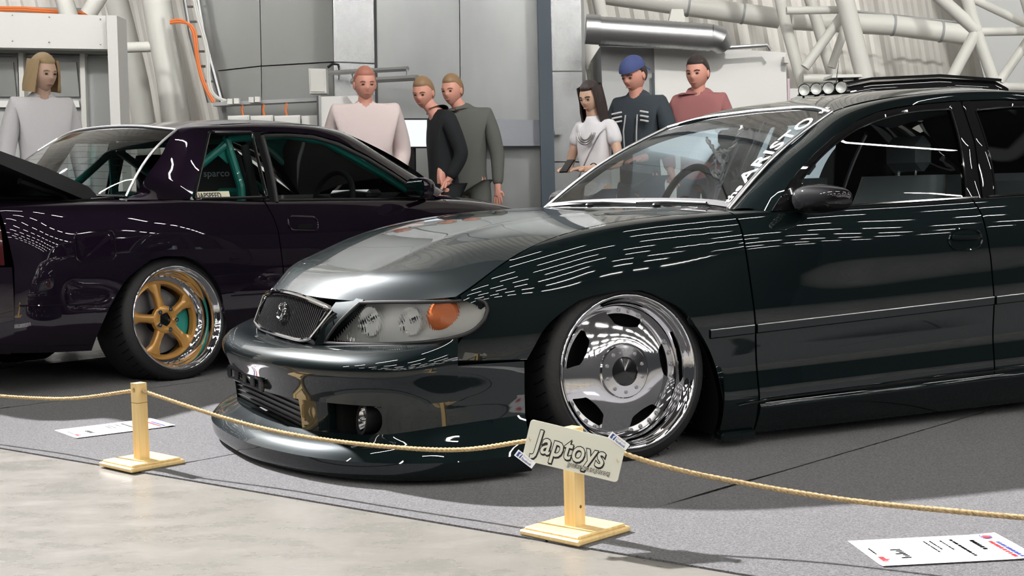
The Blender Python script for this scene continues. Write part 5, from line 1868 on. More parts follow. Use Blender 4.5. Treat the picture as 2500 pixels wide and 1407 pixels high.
RWN, rwin = screen_part('rear_screen', (-.40, 0, .935), (-.335, .36, .925), (-.125, .632, .905), (.155, 0, 1.278), (.175, .32, 1.268), (.232, .568, 1.240), (-.02, .004, .028), (.6, 0, .7), 'car_glass', CP)
for sd in (-1, 1):
    e = RWN.ev(np.linspace(0, 1, 24), np.full(24, 1.0)); e[:, 1] *= sd
    mb = MB(); mb.tube([Vector(p) + Vector((0, sd * .004, .004)) for p in e], .0065, n=8); mb.build('screen_trim', 'satin_alloy', rwin)
for uu in (1.0, 0.0):
    e = RWN.ev(np.full(18, uu), np.linspace(0, 1, 18))
    pth = [Vector((p[0], -p[1], p[2] + .003)) for p in e[::-1]] + [Vector((p[0], p[1], p[2] + .003)) for p in e[1:]]
    mb = MB(); mb.tube(pth, .008 if uu else .010, n=8); mb.build('screen_trim', 'satin_alloy' if uu else 'black_gloss', rwin)
for k in range(9):   # heater lines
    e = RWN.ev(np.full(16, .12 + .085 * k), np.linspace(0, .92, 16))
    pth = [Vector((p[0], -p[1], p[2] - .002)) for p in e[::-1]] + [Vector((p[0], p[1], p[2] - .002)) for p in e[1:]]
    mb = MB(); mb.tube(pth, .0008, n=4); mb.build('heater_line', 'black_plastic', rwin)
mb = MB(); mb.tube([(-.30, -.44, .935), (-.36, -.30, .952), (-.42, .05, .958)], [.009, .007, .004], n=6); mb.build('rear_wiper', 'black_plastic', CP)
FWN, fwin = screen_part('windscreen', (2.16, 0, .895), (2.13, .36, .893), (2.035, .69, .888), (1.52, 0, 1.262), (1.48, .32, 1.255), (1.365, .585, 1.238), (.02, .004, .022), (.9, 0, .7), 'car_glass_clear', CP)

# quarter glass and door glass
qg = np.array([[CGS(.185 + (.375 - .185) * t + (.650 - .185 - (.655 - .375 + .19 - .19) * 0 + 0) * 0, .888 + .337 * t, -.004), CGS(.652, .888 + .337 * t, -.004)] for t in np.linspace(0, 1, 10)])
qg = np.array([[row[0] * (1 - k) + row[1] * k for k in np.linspace(0, 1, 8)] for row in qg])
dgb, dgt = resample(np.array([(.70, .858), (1.75, .850)]), 30), resample(np.array([(.715, 1.205), (.90, 1.208), (1.06, 1.198), (1.20, 1.165), (1.40, 1.075), (1.58, .975), (1.72, .885)]), 30, True)
dg = np.array([[CGS(*(dgb[i] * (1 - k) + dgt[i] * k), -.004) for i in range(30)] for k in np.linspace(0, 1, 10)])
for sd, qd, dr in zip((-1, 1), quarters, cdoors):
    sheet('quarter_glass', qg, 'car_glass_clear', qd, ctr=(.5, 0, .9), flange=0, side=sd)
    loop = [CGS(.180, .887, .004), CGS(.380, 1.229, .004), CGS(.652, 1.230, .004), CGS(.640, .886, .004)]
    loop = [np.array(p) for p in loop]
    path = []
    for i in range(4):
        a, b = loop[i], loop[(i + 1) % 4]
        path += [a * (1 - k) + b * k for k in np.linspace(.02, .98, 10)]
    mb = MB(); mb.tube([Vector((p[0], sd * p[1], p[2])) for p in path], .009, n=8, closed=True); mb.build('window_seal', 'black_gloss', qd)
    mb = MB()     # pillar behind the door glass
    pb = np.array([[CGS(.654, .862, .003), CGS(.664, 1.05, .004), CGS(.668, 1.235, .003)], [CGS(.705, .862, .003), CGS(.712, 1.05, .004), CGS(.715, 1.235, .003)]])
    grid_add(mb, pb, sd, (.7, 0, .9)); mb.build('pillar_cover', 'black_gloss', dr)
    sheet('door_glass', dg, 'car_glass_clear', dr, ctr=(1.2, 0, .9), flange=0, side=sd)
    t_ = [CGS(p[0], p[1], .003) for p in resample(np.array([(.70, .86), (.712, 1.05), (.718, 1.212), (.90, 1.217), (1.07, 1.207), (1.22, 1.172), (1.42, 1.085), (1.60, .985), (1.76, .885)]), 60, False)]
    mb = MB(); mb.tube([Vector((p[0], sd * p[1], p[2])) for p in t_], .011, n=8); mb.build('window_frame', 'black_plastic', dr)
    e = [CS.ev(u, 6.95) for u in np.linspace(.625, 1.90, 30)]
    mb = MB(); mb.tube([Vector((p[0], sd * (p[1] - .004), p[2] + .004)) for p in e], .009, n=6); mb.build('sill_strip', 'black_plastic', dr)
    # mirror pod with rounded glass facing back
    mb = MB()
    vs, fs = [], []
    for i, (dx, sc_) in enumerate(((-.012, .93), (0, 1), (.03, 1.0), (.07, .86), (.10, .6), (.115, .2))):
        for (a, b) in rrect(.165, .118, .045, 5):
            vs.append((1.60 + dx, sd * (.90 + a * sc_ * .95 + .01), .915 + b * sc_))
    m_ = len(rrect(.165, .118, .045, 5))
    for i in range(5):
        for k in range(m_):
            l = (k + 1) % m_
            fs.append((i * m_ + k, i * m_ + l, (i + 1) * m_ + l, (i + 1) * m_ + k))
    fs.append(tuple(5 * m_ + k for k in range(m_)))
    if sd < 0: fs = [f[::-1] for f in fs]
    mb.add(vs, fs); mb.tube([(1.70, sd * .84, .875), (1.80, sd * .77, .865)], .022, n=8); mir = mb.build('door_mirror', PP, dr, sharp=45)
    pts = [(1.586, sd * (.91 + a * .86), .915 + b * .86) for (a, b) in rrect(.165, .118, .045, 5)]
    f_ = tuple(range(len(pts))); mb = MB(); mb.add(pts, [f_ if sd > 0 else f_[::-1]]); mb.build('mirror_glass', 'mirror_glass', mir, smooth=False)

# ---- bonnet, nose
hp = []
for w_ in np.linspace(0, 1, 14):
    col_ = []
    for t in np.linspace(0, 1, 22):
        x = 2.18 + (3.42 - .12 * w_ ** 2 - 2.18) * t - .08 * w_ * (1 - t)
        e = CS.ev(min(x, 3.24), 7.0)
        zc_ = float(np.interp(x, [2.0, 2.2, 2.6, 3.0, 3.3, 3.45], [.90, .895, .865, .80, .70, .62]))
        col_.append((x, w_ * (e[1] - .006), zc_ + (min(e[2], zc_) - zc_) * w_ ** 2.2))
    hp.append(col_)
hp = np.array(hp); hp = np.concatenate([hp[::-1], (hp * np.array([1, -1, 1]))[1:]], 0)
sheet('bonnet', hp, PP, CP, ctr=(2.7, 0, .2), flange=.01)
fb = np.array([[(3.24, .70 * 1.0, z), (3.36, .56, z), (3.44, .3, z), (3.46, 0, z)] for z in (.12, .30, .45, .60)])
both('front_bumper', fb, PP, CP, flange=.01)

# ---- propped boot lid and its goose-neck hinges
tilt = math.radians(20.5)
lid = MB()
LW = .64
Lr = []
for (d, h, w_) in ((0, 0, .60), (.06, .012, .635), (.30, .014, .65), (.56, .004, .64), (.64, -.03, .62)):
    Lr.append((d, h, w_))
lp = []
for (d, h, w_) in Lr:
    x = -.27 - d * math.cos(tilt); z = .925 + d * math.sin(tilt) * 1.06 + h
    lp.append([(x, q * w_, z + .012 * (1 - q * q)) for q in np.linspace(-1, 1, 15)])
lp = np.array(lp)
lo = lp.copy(); lo[:, :, 2] -= np.array([.020, .075, .080, .065, .03])[:, None]; lo[:, :, 0] += .012
lid.add(lp.reshape(-1, 3), orient(lp.reshape(-1, 3), 15, 5, np.array([-.6, 0, .2])))
boot = lid.build('boot_lid', PP, CP, sharp=50)
mb = MB(); mb.add(lo.reshape(-1, 3), [f[::-1] for f in orient(lo.reshape(-1, 3), 15, 5, np.array([-.6, 0, .2]))])
edge = lambda g: np.concatenate([g[0], g[1:, -1], g[-1][::-1][1:], g[:-1, 0][::-1]])
e0, e1_ = edge(lp), edge(lo)
W = np.stack([e0, e1_]).reshape(-1, 3); mb.add(W, orient(W, len(e0), 2, np.array([-.55, 0, 1.0])))
mb.build('lid_underside', 'black_plastic', boot, sharp=50)
for sd in (-1, 1):
    mb = MB(); mb.tube([(-.62, sd * .52, 1.0), (-.50, sd * .53, .955), (-.42, sd * .54, .935), (-.385, sd * .54, .90), (-.39, sd * .54, .86)], [.022, .022, .021, .019, .016], n=8); mb.build('lid_hinge', 'black_plastic', boot)
# boot opening: gutter and dark well
mb = MB()
for sd in (-1, 1):
    mb.tube([(-.95, sd * .60, .865), (-.60, sd * .655, .880), (-.30, sd * .65, .895), (-.20, sd * .64, .90)], .012, n=8)
mb.tube([(-.30, -.62, .895), (-.42, -.35, .91), (-.46, 0, .915), (-.42, .35, .91), (-.30, .62, .895)], .014, n=8)
mb.build('boot_gutter', 'black_gloss', CP)
dk = np.array([[(x, sd_ * float(np.interp(x, [-1, -.5, -.15], [.62, .66, .655])), .872 + .02 * (x + 1)) for sd_ in (-1, 1)] for x in np.linspace(-1.0, -.15, 6)])
for sd in (-1, 1):
    P = []
    for x in np.linspace(-.93, -.14, 16):
        e = CS.ev(x, 7.0); P.append([(x, e[1] - .004, e[2]), (x, .64, e[2] + .006)])
    mb = MB(); grid_add(mb, np.array(P), sd, (-.5, 0, .2)); mb.build('rear_deck', PP, CP)
mb = MB(); mb.box((-.62, 0, .62), (.66, 1.22, .44)); mb.build('boot_well', 'dark_void', CP)
# belly, cabin tub
mb = MB(); mb.box((1.15, 0, .40), (1.85, 1.38, .50)); mb.box((2.7, 0, .42), (.9, 1.0, .44)); mb.box((-.1, 0, .52), (.5, 1.0, .46)); mb.box((-.72, 0, .30), (.5, 1.1, .14)); mb.build('floor_pan', 'dark_void', CP)
mb = MB(); mb.tube([(-1.05, .25, .23), (-.7, .25, .23), (-.4, .2, .26)], .065, n=14); mb.build('exhaust_box', 'brake_disc', CP)
# dash, wheel, seats, cage
dn = np.array([[(1.62, w_, .70), (1.64, w_, .86), (1.72, w_, .895), (1.95, w_, .89), (2.08, w_, .88)] for w_ in np.linspace(-.66, .66, 9)])
mb = MB(); mb.add(dn.reshape(-1, 3), orient(dn.reshape(-1, 3), 5, 9, np.array([1.85, 0, .5]))); dash = mb.build('dashboard', 'cabin_dark', CP)
mb = MB(); mb.box((1.645, -.34, .885), (.12, .36, .06), bev=.02); mb.build('gauge_hood', 'cabin_dark', dash)
mb = MB(); c = Vector((1.46, -.35, .86)); e1v = Vector((0, 1, 0)); e2v = Vector((.25, 0, .97))
mb.tube([c + e1v * (.165 * math.cos(a)) + e2v * (.165 * math.sin(a)) for a in np.linspace(0, 2 * math.pi, 41)[:-1]], .017, n=10, closed=True)
for a in (0.15, math.pi - .15, -math.pi / 2):
    mb.tube([c, c + e1v * (.16 * math.cos(a)) + e2v * (.16 * math.sin(a))], .012, n=6)
mb.build('steering_wheel', 'seat_cloth', CP)
for y in (-.35, .35):   # bucket seats with a maker's print on the shell
    mb = MB()
    sec = [(1.0, .24, .50), (.90, .25, .62), (.80, .235, .78), (.735, .215, .92), (.70, .15, 1.02), (.685, .13, 1.12), (.68, .10, 1.145)]
    rings = []
    for (x, hw, z) in sec:
        rings.append([(x + .05 * math.sin(a), y + hw * math.copysign(abs(math.cos(a)) ** .7, math.cos(a)), z) for a in np.linspace(0, 2 * math.pi, 17)[:-1]])
    fs = []
    for i in range(len(sec) - 1):
        for k in range(16):
            l = (k + 1) % 16
            fs.append((i * 16 + k, i * 16 + l, (i + 1) * 16 + l, (i + 1) * 16 + k))
    fs.append(tuple((len(sec) - 1) * 16 + k for k in range(16)))
    mb.add([p for r_ in rings for p in r_], fs); st = mb.build('bucket_seat', 'seat_cloth', CP)
    if y < 0:
        n_ = Vector((-.5, -.866, 0)); ex_ = Vector((.866, -.5, 0))
        mb = MB(); mb.box((.60, -.40, .985), (.26, .02, .22), Matrix.Rotation(math.radians(-30), 3, 'Z'), bev=.008); mb.build('shoulder_wing', 'seat_cloth', st)
        Mt = frame_M(Vector((.60, -.40, 1.005)) + n_ * .012 - ex_ * .075, ex_, (0, 0, 1), n_)
        text_mesh('seat_print', 'sparco', .052, Mt, 'grey_print', st, bold=.0006)
mb = MB()
for sd in (-1, 1):
    mb.tube([(.62, sd * .60, .45), (.60, sd * .60, .95), (.56, sd * .545, 1.20)], .024, n=10)
    mb.tube([(.56, sd * .545, 1.20), (.95, sd * .55, 1.225), (1.22, sd * .56, 1.19), (1.60, sd * .62, 1.0), (1.93, sd * .66, .82), (1.93, sd * .66, .45)], .022, n=10)
    mb.tube([(.57, sd * .545, 1.18), (.20, sd * .50, .92), (-.05, sd * .48, .72)], .022, n=10)
mb.tube([(.56, -.545, 1.20), (.56, .545, 1.20)], .024, n=10)
mb.tube([(.61, -.60, .92), (.61, .60, .92)], .022, n=10)
mb.tube([(.58, .5, 1.17), (.66, -.58, .62)], .022, n=10)
mb.build('roll_cage', 'teal_paint', CP)
mb = MB()
M_ = frame_M((.56, -.545, 1.20), (1, 0, 0), (0, 0, 1), (0, -1, 0))
mb.prism([(-.01, 0), (-.10, -.075), (-.06, -.085), (-.0, -.13), (.03, -.11)], -.003, .003, M_); mb.build('cage_gusset', 'teal_paint', CP)
mb = MB(); mb.box((.655, -.62, 1.0), (.05, .02, .34), Matrix.Rotation(math.radians(-12), 3, 'Y'), bev=.006); mb.build('belt_strap', 'seat_cloth', CP)
# sticker low in the quarter glass
z0 = .905
Mt = frame_M((.205, -(cg(z0) + .002), z0 - .018), (1, 0, 0), (0, .30, .954), (0, -.954, .30))
mb = MB(); mb.prism([(.005, -.006), (.205, -.006), (.205, .038), (.005, .038)], -.0005, .0005, Mt); stk = mb.build('window_sticker', 'cream_print', quarters[0])
text_mesh('sticker_print', 'JAPSPEED', .042, Mt @ Matrix.Translation((.012, .002, .0012)), 'seam_dark', stk, sx=.80, bold=.0008)

star_wheel(CP, (0.0, -.845, .308), -1, math.radians(6.5), a0=100)
star_wheel(CP, (0.0, .845, .308), 1, math.radians(6.5), a0=60, tread=False)
star_wheel(CP, (2.475, -.835, .308), -1, math.radians(5), a0=60, tread=False)
star_wheel(CP, (2.475, .835, .308), 1, math.radians(5), a0=20, tread=False)
# ================================================================== rope barrier, sign, papers
def wood(name, a, b):
    m = mat(name, a, rough=0.42, coat=0.15)
    nt = m.node_tree; bs = nt.nodes['Principled BSDF']
    tc = nt.nodes.new('ShaderNodeTexCoord'); mp = nt.nodes.new('ShaderNodeMapping'); mp.inputs['Scale'].default_value = (26, 26, 1.6)
    n = nt.nodes.new('ShaderNodeTexNoise'); n.inputs['Scale'].default_value = 3.0; n.inputs['Detail'].default_value = 5
    r = nt.nodes.new('ShaderNodeValToRGB'); r.color_ramp.elements[0].position, r.color_ramp.elements[1].position = .35, .7
    r.color_ramp.elements[0].color, r.color_ramp.elements[1].color = (*b, 1), (*a, 1)
    nt.links.new(tc.outputs['Object'], mp.inputs[0]); nt.links.new(mp.outputs[0], n.inputs['Vector']); nt.links.new(n.outputs['Fac'], r.inputs[0]); nt.links.new(r.outputs[0], bs.inputs['Base Color'])


wood('pine', (.80, .61, .29), (.70, .49, .21))
mat('pine_knot', (.16, .075, .03), rough=.6)
mat('jute', (.42, .31, .17), rough=.95, spec=.1, noise=(160, .35, 4))
mat('jute_fuzz', (.55, .43, .27), rough=.95, spec=.1)
mat('sign_cream', (.68, .68, .58), rough=.35)
mat('print_black', (.012, .012, .013), rough=.5)
mat('paper', (.86, .86, .86), rough=.6)
mat('fb_blue', (.035, .075, .26), rough=.45)
mat('print_red', (.60, .06, .07), rough=.5)
mat('print_blue', (.10, .13, .45), rough=.5)
mat('print_grey', (.22, .22, .23), rough=.6)


def rope_post(loc, rz, label, knot):
    t = thing('rope_post', label, 'post', loc, rz, 'wooden rope posts')
    h, a = .278, .038
    mb = MB()   # base plate with a stepped edge
    mb.box((0, 0, .0075), (.206, .206, .015), bev=.004)
    mb.box((0, 0, .0175), (.186, .186, .009), bev=.003)
    mb.build('base_plate', 'pine', t, smooth=False)
    # post drilled through for the rope: a square tube of faces round the bore
    mb = MB()
    hz, r = h - .023, .0085
    for f in range(4):
        an = f * math.pi / 2
        R3 = Matrix.Rotation(an, 3, 'Z')
        if f % 2 == 0:
            n = 16
            circ = [(r * math.cos(2 * math.pi * k / n), hz + r * math.sin(2 * math.pi * k / n)) for k in range(n)]
            sq = []
            for k in range(n):
                c_, s_ = math.cos(2 * math.pi * k / n), math.sin(2 * math.pi * k / n)
                m_ = max(abs(c_), abs(s_)); sq.append((.019 * c_ / m_, hz + .019 * s_ / m_))
            vs = [R3 @ Vector((p[0], -a / 2, p[1])) for p in circ + sq] + [R3 @ Vector((p[0], -a / 2 + .019, p[1])) for p in circ]
            fs = [(k, (k + 1) % n, n + (k + 1) % n, n + k)[::-1] for k in range(n)] + [(k, (k + 1) % n, 2 * n + (k + 1) % n, 2 * n + k) for k in range(n)]
            mb.add(vs, fs)
            b = [(-.019, .02), (.019, .02), (.019, hz - .019), (-.019, hz - .019)]
            mb.add([R3 @ Vector((p[0], -a / 2, p[1])) for p in b], [(0, 1, 2, 3)])
            b = [(-.019, hz + .019), (.019, hz + .019), (.019, h), (-.019, h)]
            mb.add([R3 @ Vector((p[0], -a / 2, p[1])) for p in b], [(0, 1, 2, 3)])
        else:
            b = [(-.019, .02), (.019, .02), (.019, h), (-.019, h)]
            mb.add([R3 @ Vector((p[0], -a / 2, p[1])) for p in b], [(0, 1, 2, 3)])
    mb.add([(-.019, -.019, h), (.019, -.019, h), (.019, .019, h), (-.019, .019, h)], [(0, 1, 2, 3)])
    po = mb.build('post', 'pine', t, smooth=False)
    for q in range(4):
        R3 = Matrix.Rotation(q * math.pi / 2, 3, 'Z')
        mb = MB(); mb.box(R3 @ Vector((0, -.0192, h - .066)), (.0385, .0012, .0016) if q % 2 == 0 else (.0012, .0385, .0016)); mb.build('saw_groove', 'pine_knot', po, smooth=False)
    if knot:
        mb = MB(); mb.lathe([(.0045, .0), (.004, .0006), (0, .0006)], 14, frame_M((.0192, .002, .072), (0, 1, 0), (0, 0, 1), (1, 0, 0))); mb.build('knot', 'pine_knot', po)
    return t


rope_post((-1.258, 4.728, .005), math.radians(-44), 'short pine rope post at left, its drilled top bare, by the paper sheet', False)
rope_post((.147, 3.627, .005), math.radians(-44), 'short pine rope post holding up the cream sign', True)


def rope(pts, label):
    P = resample(np.array(pts, float), 220, True)
    t = np.gradient(P, axis=0); t /= np.linalg.norm(t, axis=1, keepdims=True)
    a = np.cross(t, np.array([0, 0, 1.])); a /= np.linalg.norm(a, axis=1, keepdims=True)
    b = np.cross(t, a)
    L = np.r_[0, np.cumsum(np.linalg.norm(np.diff(P, axis=0), axis=1))]
    r = .0058
    root = thing('rope', label, 'rope', tuple(P[0]))
    o = P[0]
    for k in range(3):
        ph = 2 * math.pi * k / 3
        mb = MB(); mb.tube([Vector(P[i] - o + (a[i] * math.cos(L[i] / .0075 + ph) + b[i] * math.sin(L[i] / .0075 + ph)) * r * .5) for i in range(len(P))], r * .72, n=6); mb.build('strand', 'jute', root, sharp=None)
    mb = MB()
    for _ in range(int(L[-1] * 420)):
        i = rnd.randrange(2, len(P) - 2)
        ang = rnd.uniform(0, 6.28)
        d = a[i] * math.cos(ang) + b[i] * math.sin(ang)
        s0 = P[i] - o + t[i] * rnd.uniform(-.004, .004) + d * r * .8
        ln = rnd.uniform(.002, .007) if rnd.random() < .93 else rnd.uniform(.008, .016)
        e = s0 + d * ln * .7 + t[i] * rnd.uniform(-1, 1) * ln + np.array([0, 0, rnd.uniform(-.3, .3) * ln])
        w_ = np.cross(e - s0, t[i]); w_ = w_ / (np.linalg.norm(w_) + 1e-9) * .00022
        mb.add([s0 - w_, s0 + w_, e], [(0, 1, 2)])
    fz = mb.build('fibre_fuzz', 'jute_fuzz', root, smooth=False); fz['kind'] = 'stuff'
    return root


q1, q2 = Vector((-1.258, 4.728, .260)), Vector((.147, 3.627, .260))
rope([(-3.4, 6.35, .28), (-2.6, 5.77, .20), (-1.913, 5.25, .179), (-1.711, 5.10, .187), (-1.517, 4.93, .209), (-1.33, 4.785, .245), tuple(q1)], 'twisted jute rope running left from the bare-topped post')
rope([tuple(q1), (-1.19, 4.675, .247), (-.851, 4.42, .186), (-.561, 4.18, .169), (-.303, 3.98, .174), (-.123, 3.84, .193), (.02, 3.72, .232), tuple(q2)], 'twisted jute rope sagging between the two posts in front of the splitter')
rope([tuple(q2), (.20, 3.617, .244), (.285, 3.575, .216), (.549, 3.44, .166), (.806, 3.28, .147), (.968, 3.18, .146), (1.119, 3.09, .146), (1.5, 2.86, .17)], 'twisted jute rope running right from the sign post')

# ---- the sign
sg = thing('rope_sign', 'cream sign with bold outlined lettering hung on the right rope post', 'sign', (.147, 3.582, .229), 0)
yaw, dip = math.radians(-6), math.atan2(.061, .243)
exv = Vector((math.cos(yaw) * math.cos(dip), math.sin(yaw), -math.sin(dip))).normalized()
ezv = Vector((math.sin(yaw), -math.cos(yaw), .0)).normalized()      # towards us
eyv = ezv.cross(exv).normalized()
SM = frame_M((0, 0, 0), exv, eyv, ezv)
mb = MB(); mb.prism(rrect(.250, .107, .009), -.003, 0, SM); plate = mb.build('sign_plate', 'sign_cream', sg, smooth=False)
T = lambda x, y, z: SM @ Matrix.Translation((x, y, z))
for nm, dx, dz, m_, bo in (('lettering_shadow', .002, .0004, 'print_black', .0034), ('lettering_outline', 0, .0007, 'print_black', .0034), ('lettering', 0, .0011, 'sign_cream', .0010)):
    text_mesh(nm, 'Japtoys', .082, T(-.102 + dx, -.0245 - dx * 1.3, dz), m_, plate, bold=bo, sx=.74, shear=.10, depth=.0002, space=1.04)
text_mesh('motto_shadow', "[WE'RE BIG IN JAPAN.]", .0118, T(-.008, -.0415, .0013), 'print_black', plate, bold=.0011, depth=.0002, sx=.93)
text_mesh('motto', "[WE'RE BIG IN JAPAN.]", .0118, T(-.008, -.0415, .0017), 'sign_cream', plate, bold=.0001, depth=.0002, sx=.93)
for x, y in ((-.117, 0.002), (.112, 0.001)):     # thread ties
    mb = MB(); mb.tube([SM @ Vector((x - .002, y + .006, -.003)), SM @ Vector((x - .001, y + .003, .003)), SM @ Vector((x + .003, y - .003, .003)), SM @ Vector((x + .004, y - .006, -.003))], .0009, n=5)
    mb.tube([SM @ Vector((x, y, .002)), SM @ Vector((x + .006, y + .001, .005))], .0006, n=4); mb.build('tie_thread', 'jute_fuzz', sg)
for (x, y, ang) in ((-.117, -.050, math.radians(-24)), (.105, .052, math.radians(-24))):
    TM = SM @ Matrix.Translation((x, y, .0022)) @ Matrix.Rotation(ang, 4, 'Z')
    mb = MB(); mb.prism([(-.028, -.0095), (.028, -.0095), (.028, .0095), (-.028, .0095)], -.0004, .0004, TM); tg = mb.build('social_tag', 'paper', sg, smooth=False)
    mb = MB(); mb.prism([(-.024, -.0065), (-.011, -.0065), (-.011, .0065), (-.024, .0065)], .0004, .0007, TM); mb.build('blue_square', 'fb_blue', tg, smooth=False)
    text_mesh('tag_letter', 'f', .017, TM @ Matrix.Translation((-.0185, -.0060, .001)), 'paper', tg, bold=.0005, depth=.0001)
    text_mesh('tag_text', 'Find us on', .0062, TM @ Matrix.Translation((-.0085, .0028, .0007)), 'print_grey', tg, depth=.0001)
    text_mesh('tag_text', 'Facebook', .0090, TM @ Matrix.Translation((-.0085, -.0062, .0007)), 'fb_blue', tg, bold=.0002, depth=.0001, sx=.85)


# ---- info sheets lying on the carpet: head of the page to the right
def sheet_paper(c, label, seedn):
    """c: far-left, near-left, near-right, far-right corners on the floor"""
    o_ = Vector(c[0]); t = thing('info_sheet', label, 'paper', tuple(o_), 0, 'info sheets on the carpet')
    ex = Vector(c[1]) - o_; ey = Vector(c[3]) - o_
    W, H_ = ex.length, ey.length
    ex.normalize(); ez = Vector((0, 0, 1)); ey2 = ez.cross(ex)
    M = frame_M((0, 0, 0), ex, ey2, ez)
    mb = MB(); n = 12
    vs = []
    for j in range(n + 1):
        for i in range(n + 1):
            u, v = i / n, j / n
            z = .0012 + .003 * max(0, (v - .8) / .2) ** 2 + .002 * max(0, (u - .85) / .15) ** 2
            vs.append(M @ Vector((u * W, v * H_, z)))
    mb.add(vs, [(j * (n + 1) + i, j * (n + 1) + i + 1, (j + 1) * (n + 1) + i + 1, (j + 1) * (n + 1) + i) for j in range(n) for i in range(n)])
    pg = mb.build('page', 'paper', t)
    rr = random.Random(seedn)
    zz = .0055

    def bar(x0, y0, x1, y1, m, nm, h=.0016):
        mb = MB(); mb.box(((x0 + x1) / 2, (y0 + y1) / 2, 0), (max(abs(x1 - x0), h), max(abs(y1 - y0), h), .0003)); mb.v = [tuple(M @ Vector((v[0], v[1], .0022 + .003 * max(0, (v[1] / H_ - .8) / .2) ** 2 + .002 * max(0, (v[0] / W - .85) / .15) ** 2))) for v in mb.v]; mb.build(nm, m, pg, smooth=False)
    # head: round emblem and two coloured lines
    mb = MB(); mb.lathe([(.019, 0), (.015, 0)], 20, M @ Matrix.Translation((W * .13, H_ * .90, .0042)) @ Matrix.Diagonal((1, .8, 1, 1))); mb.f = [f[::-1] for f in mb.f]; mb.build('emblem_ring', 'print_blue', pg, smooth=False)
    mb = MB(); mb.lathe([(.0125, 0), (.0, 0)], 20, M @ Matrix.Translation((W * .15, H_ * .90, .0042)) @ Matrix.Diagonal((1, .9, 1, 1))); mb.f = [f[::-1] for f in mb.f]; mb.build('emblem_disc', 'print_red', pg, smooth=False)

    def word_row(y, x0, x1, h, m):
        x = x0
        while x < x1 - .006:
            l = rr.uniform(.006, .014)
            bar(x, y, min(x + l, x1), y + h, m, 'print_mark'); x += l + rr.uniform(.003, .006)
    word_row(H_ * .905, W * .34, W * .92, .010, 'print_blue')
    word_row(H_ * .865, W * .30, W * .94, .011, 'print_red')
    word_row(H_ * .76, W * .22, W * .58, .012, 'print_grey')
    for (x0, y0, x1, y1) in ((.12, .70, .86, .70), (.12, .13, .86, .13), (.12, .13, .12, .70), (.86, .13, .86, .70)):
        bar(W * x0, H_ * y0, W * x1, H_ * y1, 'print_grey', 'box_line', .0012)
    word_row(H_ * .64, W * .16, W * .80, .008, 'print_grey')
    bar(W * .16, H_ * .625, W * .80, H_ * .625, 'print_grey', 'underline', .001)
    for y in (.57, .50, .46): word_row(H_ * y, W * .18, W * rr.uniform(.5, .75), .005, 'print_grey')
    for k in range(7): bar(W * (.42 + .05 * k), H_ * rr.uniform(.18, .24), W * (.42 + .05 * k) + .006, H_ * .25, 'print_black', 'stamp_mark')
    text_mesh('maker_mark', 'mk', .028, M @ Matrix.Translation((W * .70, H_ * .04, .0045)), 'print_red', pg, bold=.0006)
    word_row(H_ * .055, W * .34, W * .58, .005, 'print_grey')
    return t


sheet_paper([(.815, 3.470, .0055), (.838, 3.226, .0055), (1.182, 3.270, .0055), (1.190, 3.517, .0055)], 'white printed info sheet on the carpet at lower right', 3)
sheet_paper([(-1.796, 5.487, .0055), (-1.645, 5.282, .0055), (-1.30, 5.46, .0055), (-1.455, 5.678, .0055)], 'white printed info sheet on the carpet behind the bare-topped rope post', 4)
# ================================================================== people behind the cars
mat('skin', (.56, .36, .26), rough=.5)
mat('skin_pale', (.62, .42, .32), rough=.5)
mat('skin_flushed', (.62, .30, .23), rough=.5)
mat('eye_dark', (.03, .025, .02), rough=.2)
mat('lip', (.42, .16, .13), rough=.4)
mat('hair_dark', (.028, .018, .016), rough=.45, bump=(60, .5, 3, (6, 6, 1)))
mat('hair_fair', (.42, .30, .16), rough=.5, bump=(60, .5, 3, (6, 6, 1)))
mat('hair_light_brown', (.26, .16, .085), rough=.5)
mat('hair_red', (.42, .17, .12), rough=.5)
mat('cloth_white', (.66, .65, .67), rough=.85, bump=(20, .4, 3))
mat('cloth_pink', (.66, .56, .55), rough=.85, bump=(20, .4, 3))
mat('cloth_black', (.010, .012, .014), rough=.9)
mat('cloth_olive', (.10, .105, .095), rough=.9)
mat('cloth_navy', (.035, .045, .055), rough=.9, bump=(20, .3, 3))
mat('cloth_maroon', (.30, .12, .12), rough=.9)
mat('cap_blue', (.05, .07, .19), rough=.8)
mat('denim', (.05, .06, .09), rough=.9)
mat('stripe_white', (.6, .6, .6), rough=.8)
mat('silver_chain', (.5, .5, .5), rough=.3, metal=1)


def skin_graph(nodes, edges, root=0, sub=2):
    """nodes: (x, y, z, rx, ry) -> smooth continuous mesh"""
    me = bpy.data.meshes.new('tmp')
    me.from_pydata([n[:3] for n in nodes], edges, [])
    o = bpy.data.objects.new('tmp', me); COL.objects.link(o)
    o.modifiers.new('s', 'SKIN')
    sub_ = o.modifiers.new('d', 'SUBSURF'); sub_.levels = sub; sub_.render_levels = sub
    sv_ = me.skin_vertices[0].data
    for i, n in enumerate(nodes):
        sv_[i].radius = (n[3], n[4]); sv_[i].use_root = (i == root)
    bpy.context.view_layer.update()
    r = bpy.data.meshes.new_from_object(o.evaluated_get(bpy.context.evaluated_depsgraph_get()))
    vs = [tuple(v.co) for v in r.vertices]; fs = [tuple(p.vertices) for p in r.polygons]
    bpy.data.objects.remove(o); bpy.data.meshes.remove(me); bpy.data.meshes.remove(r)
    return vs, fs


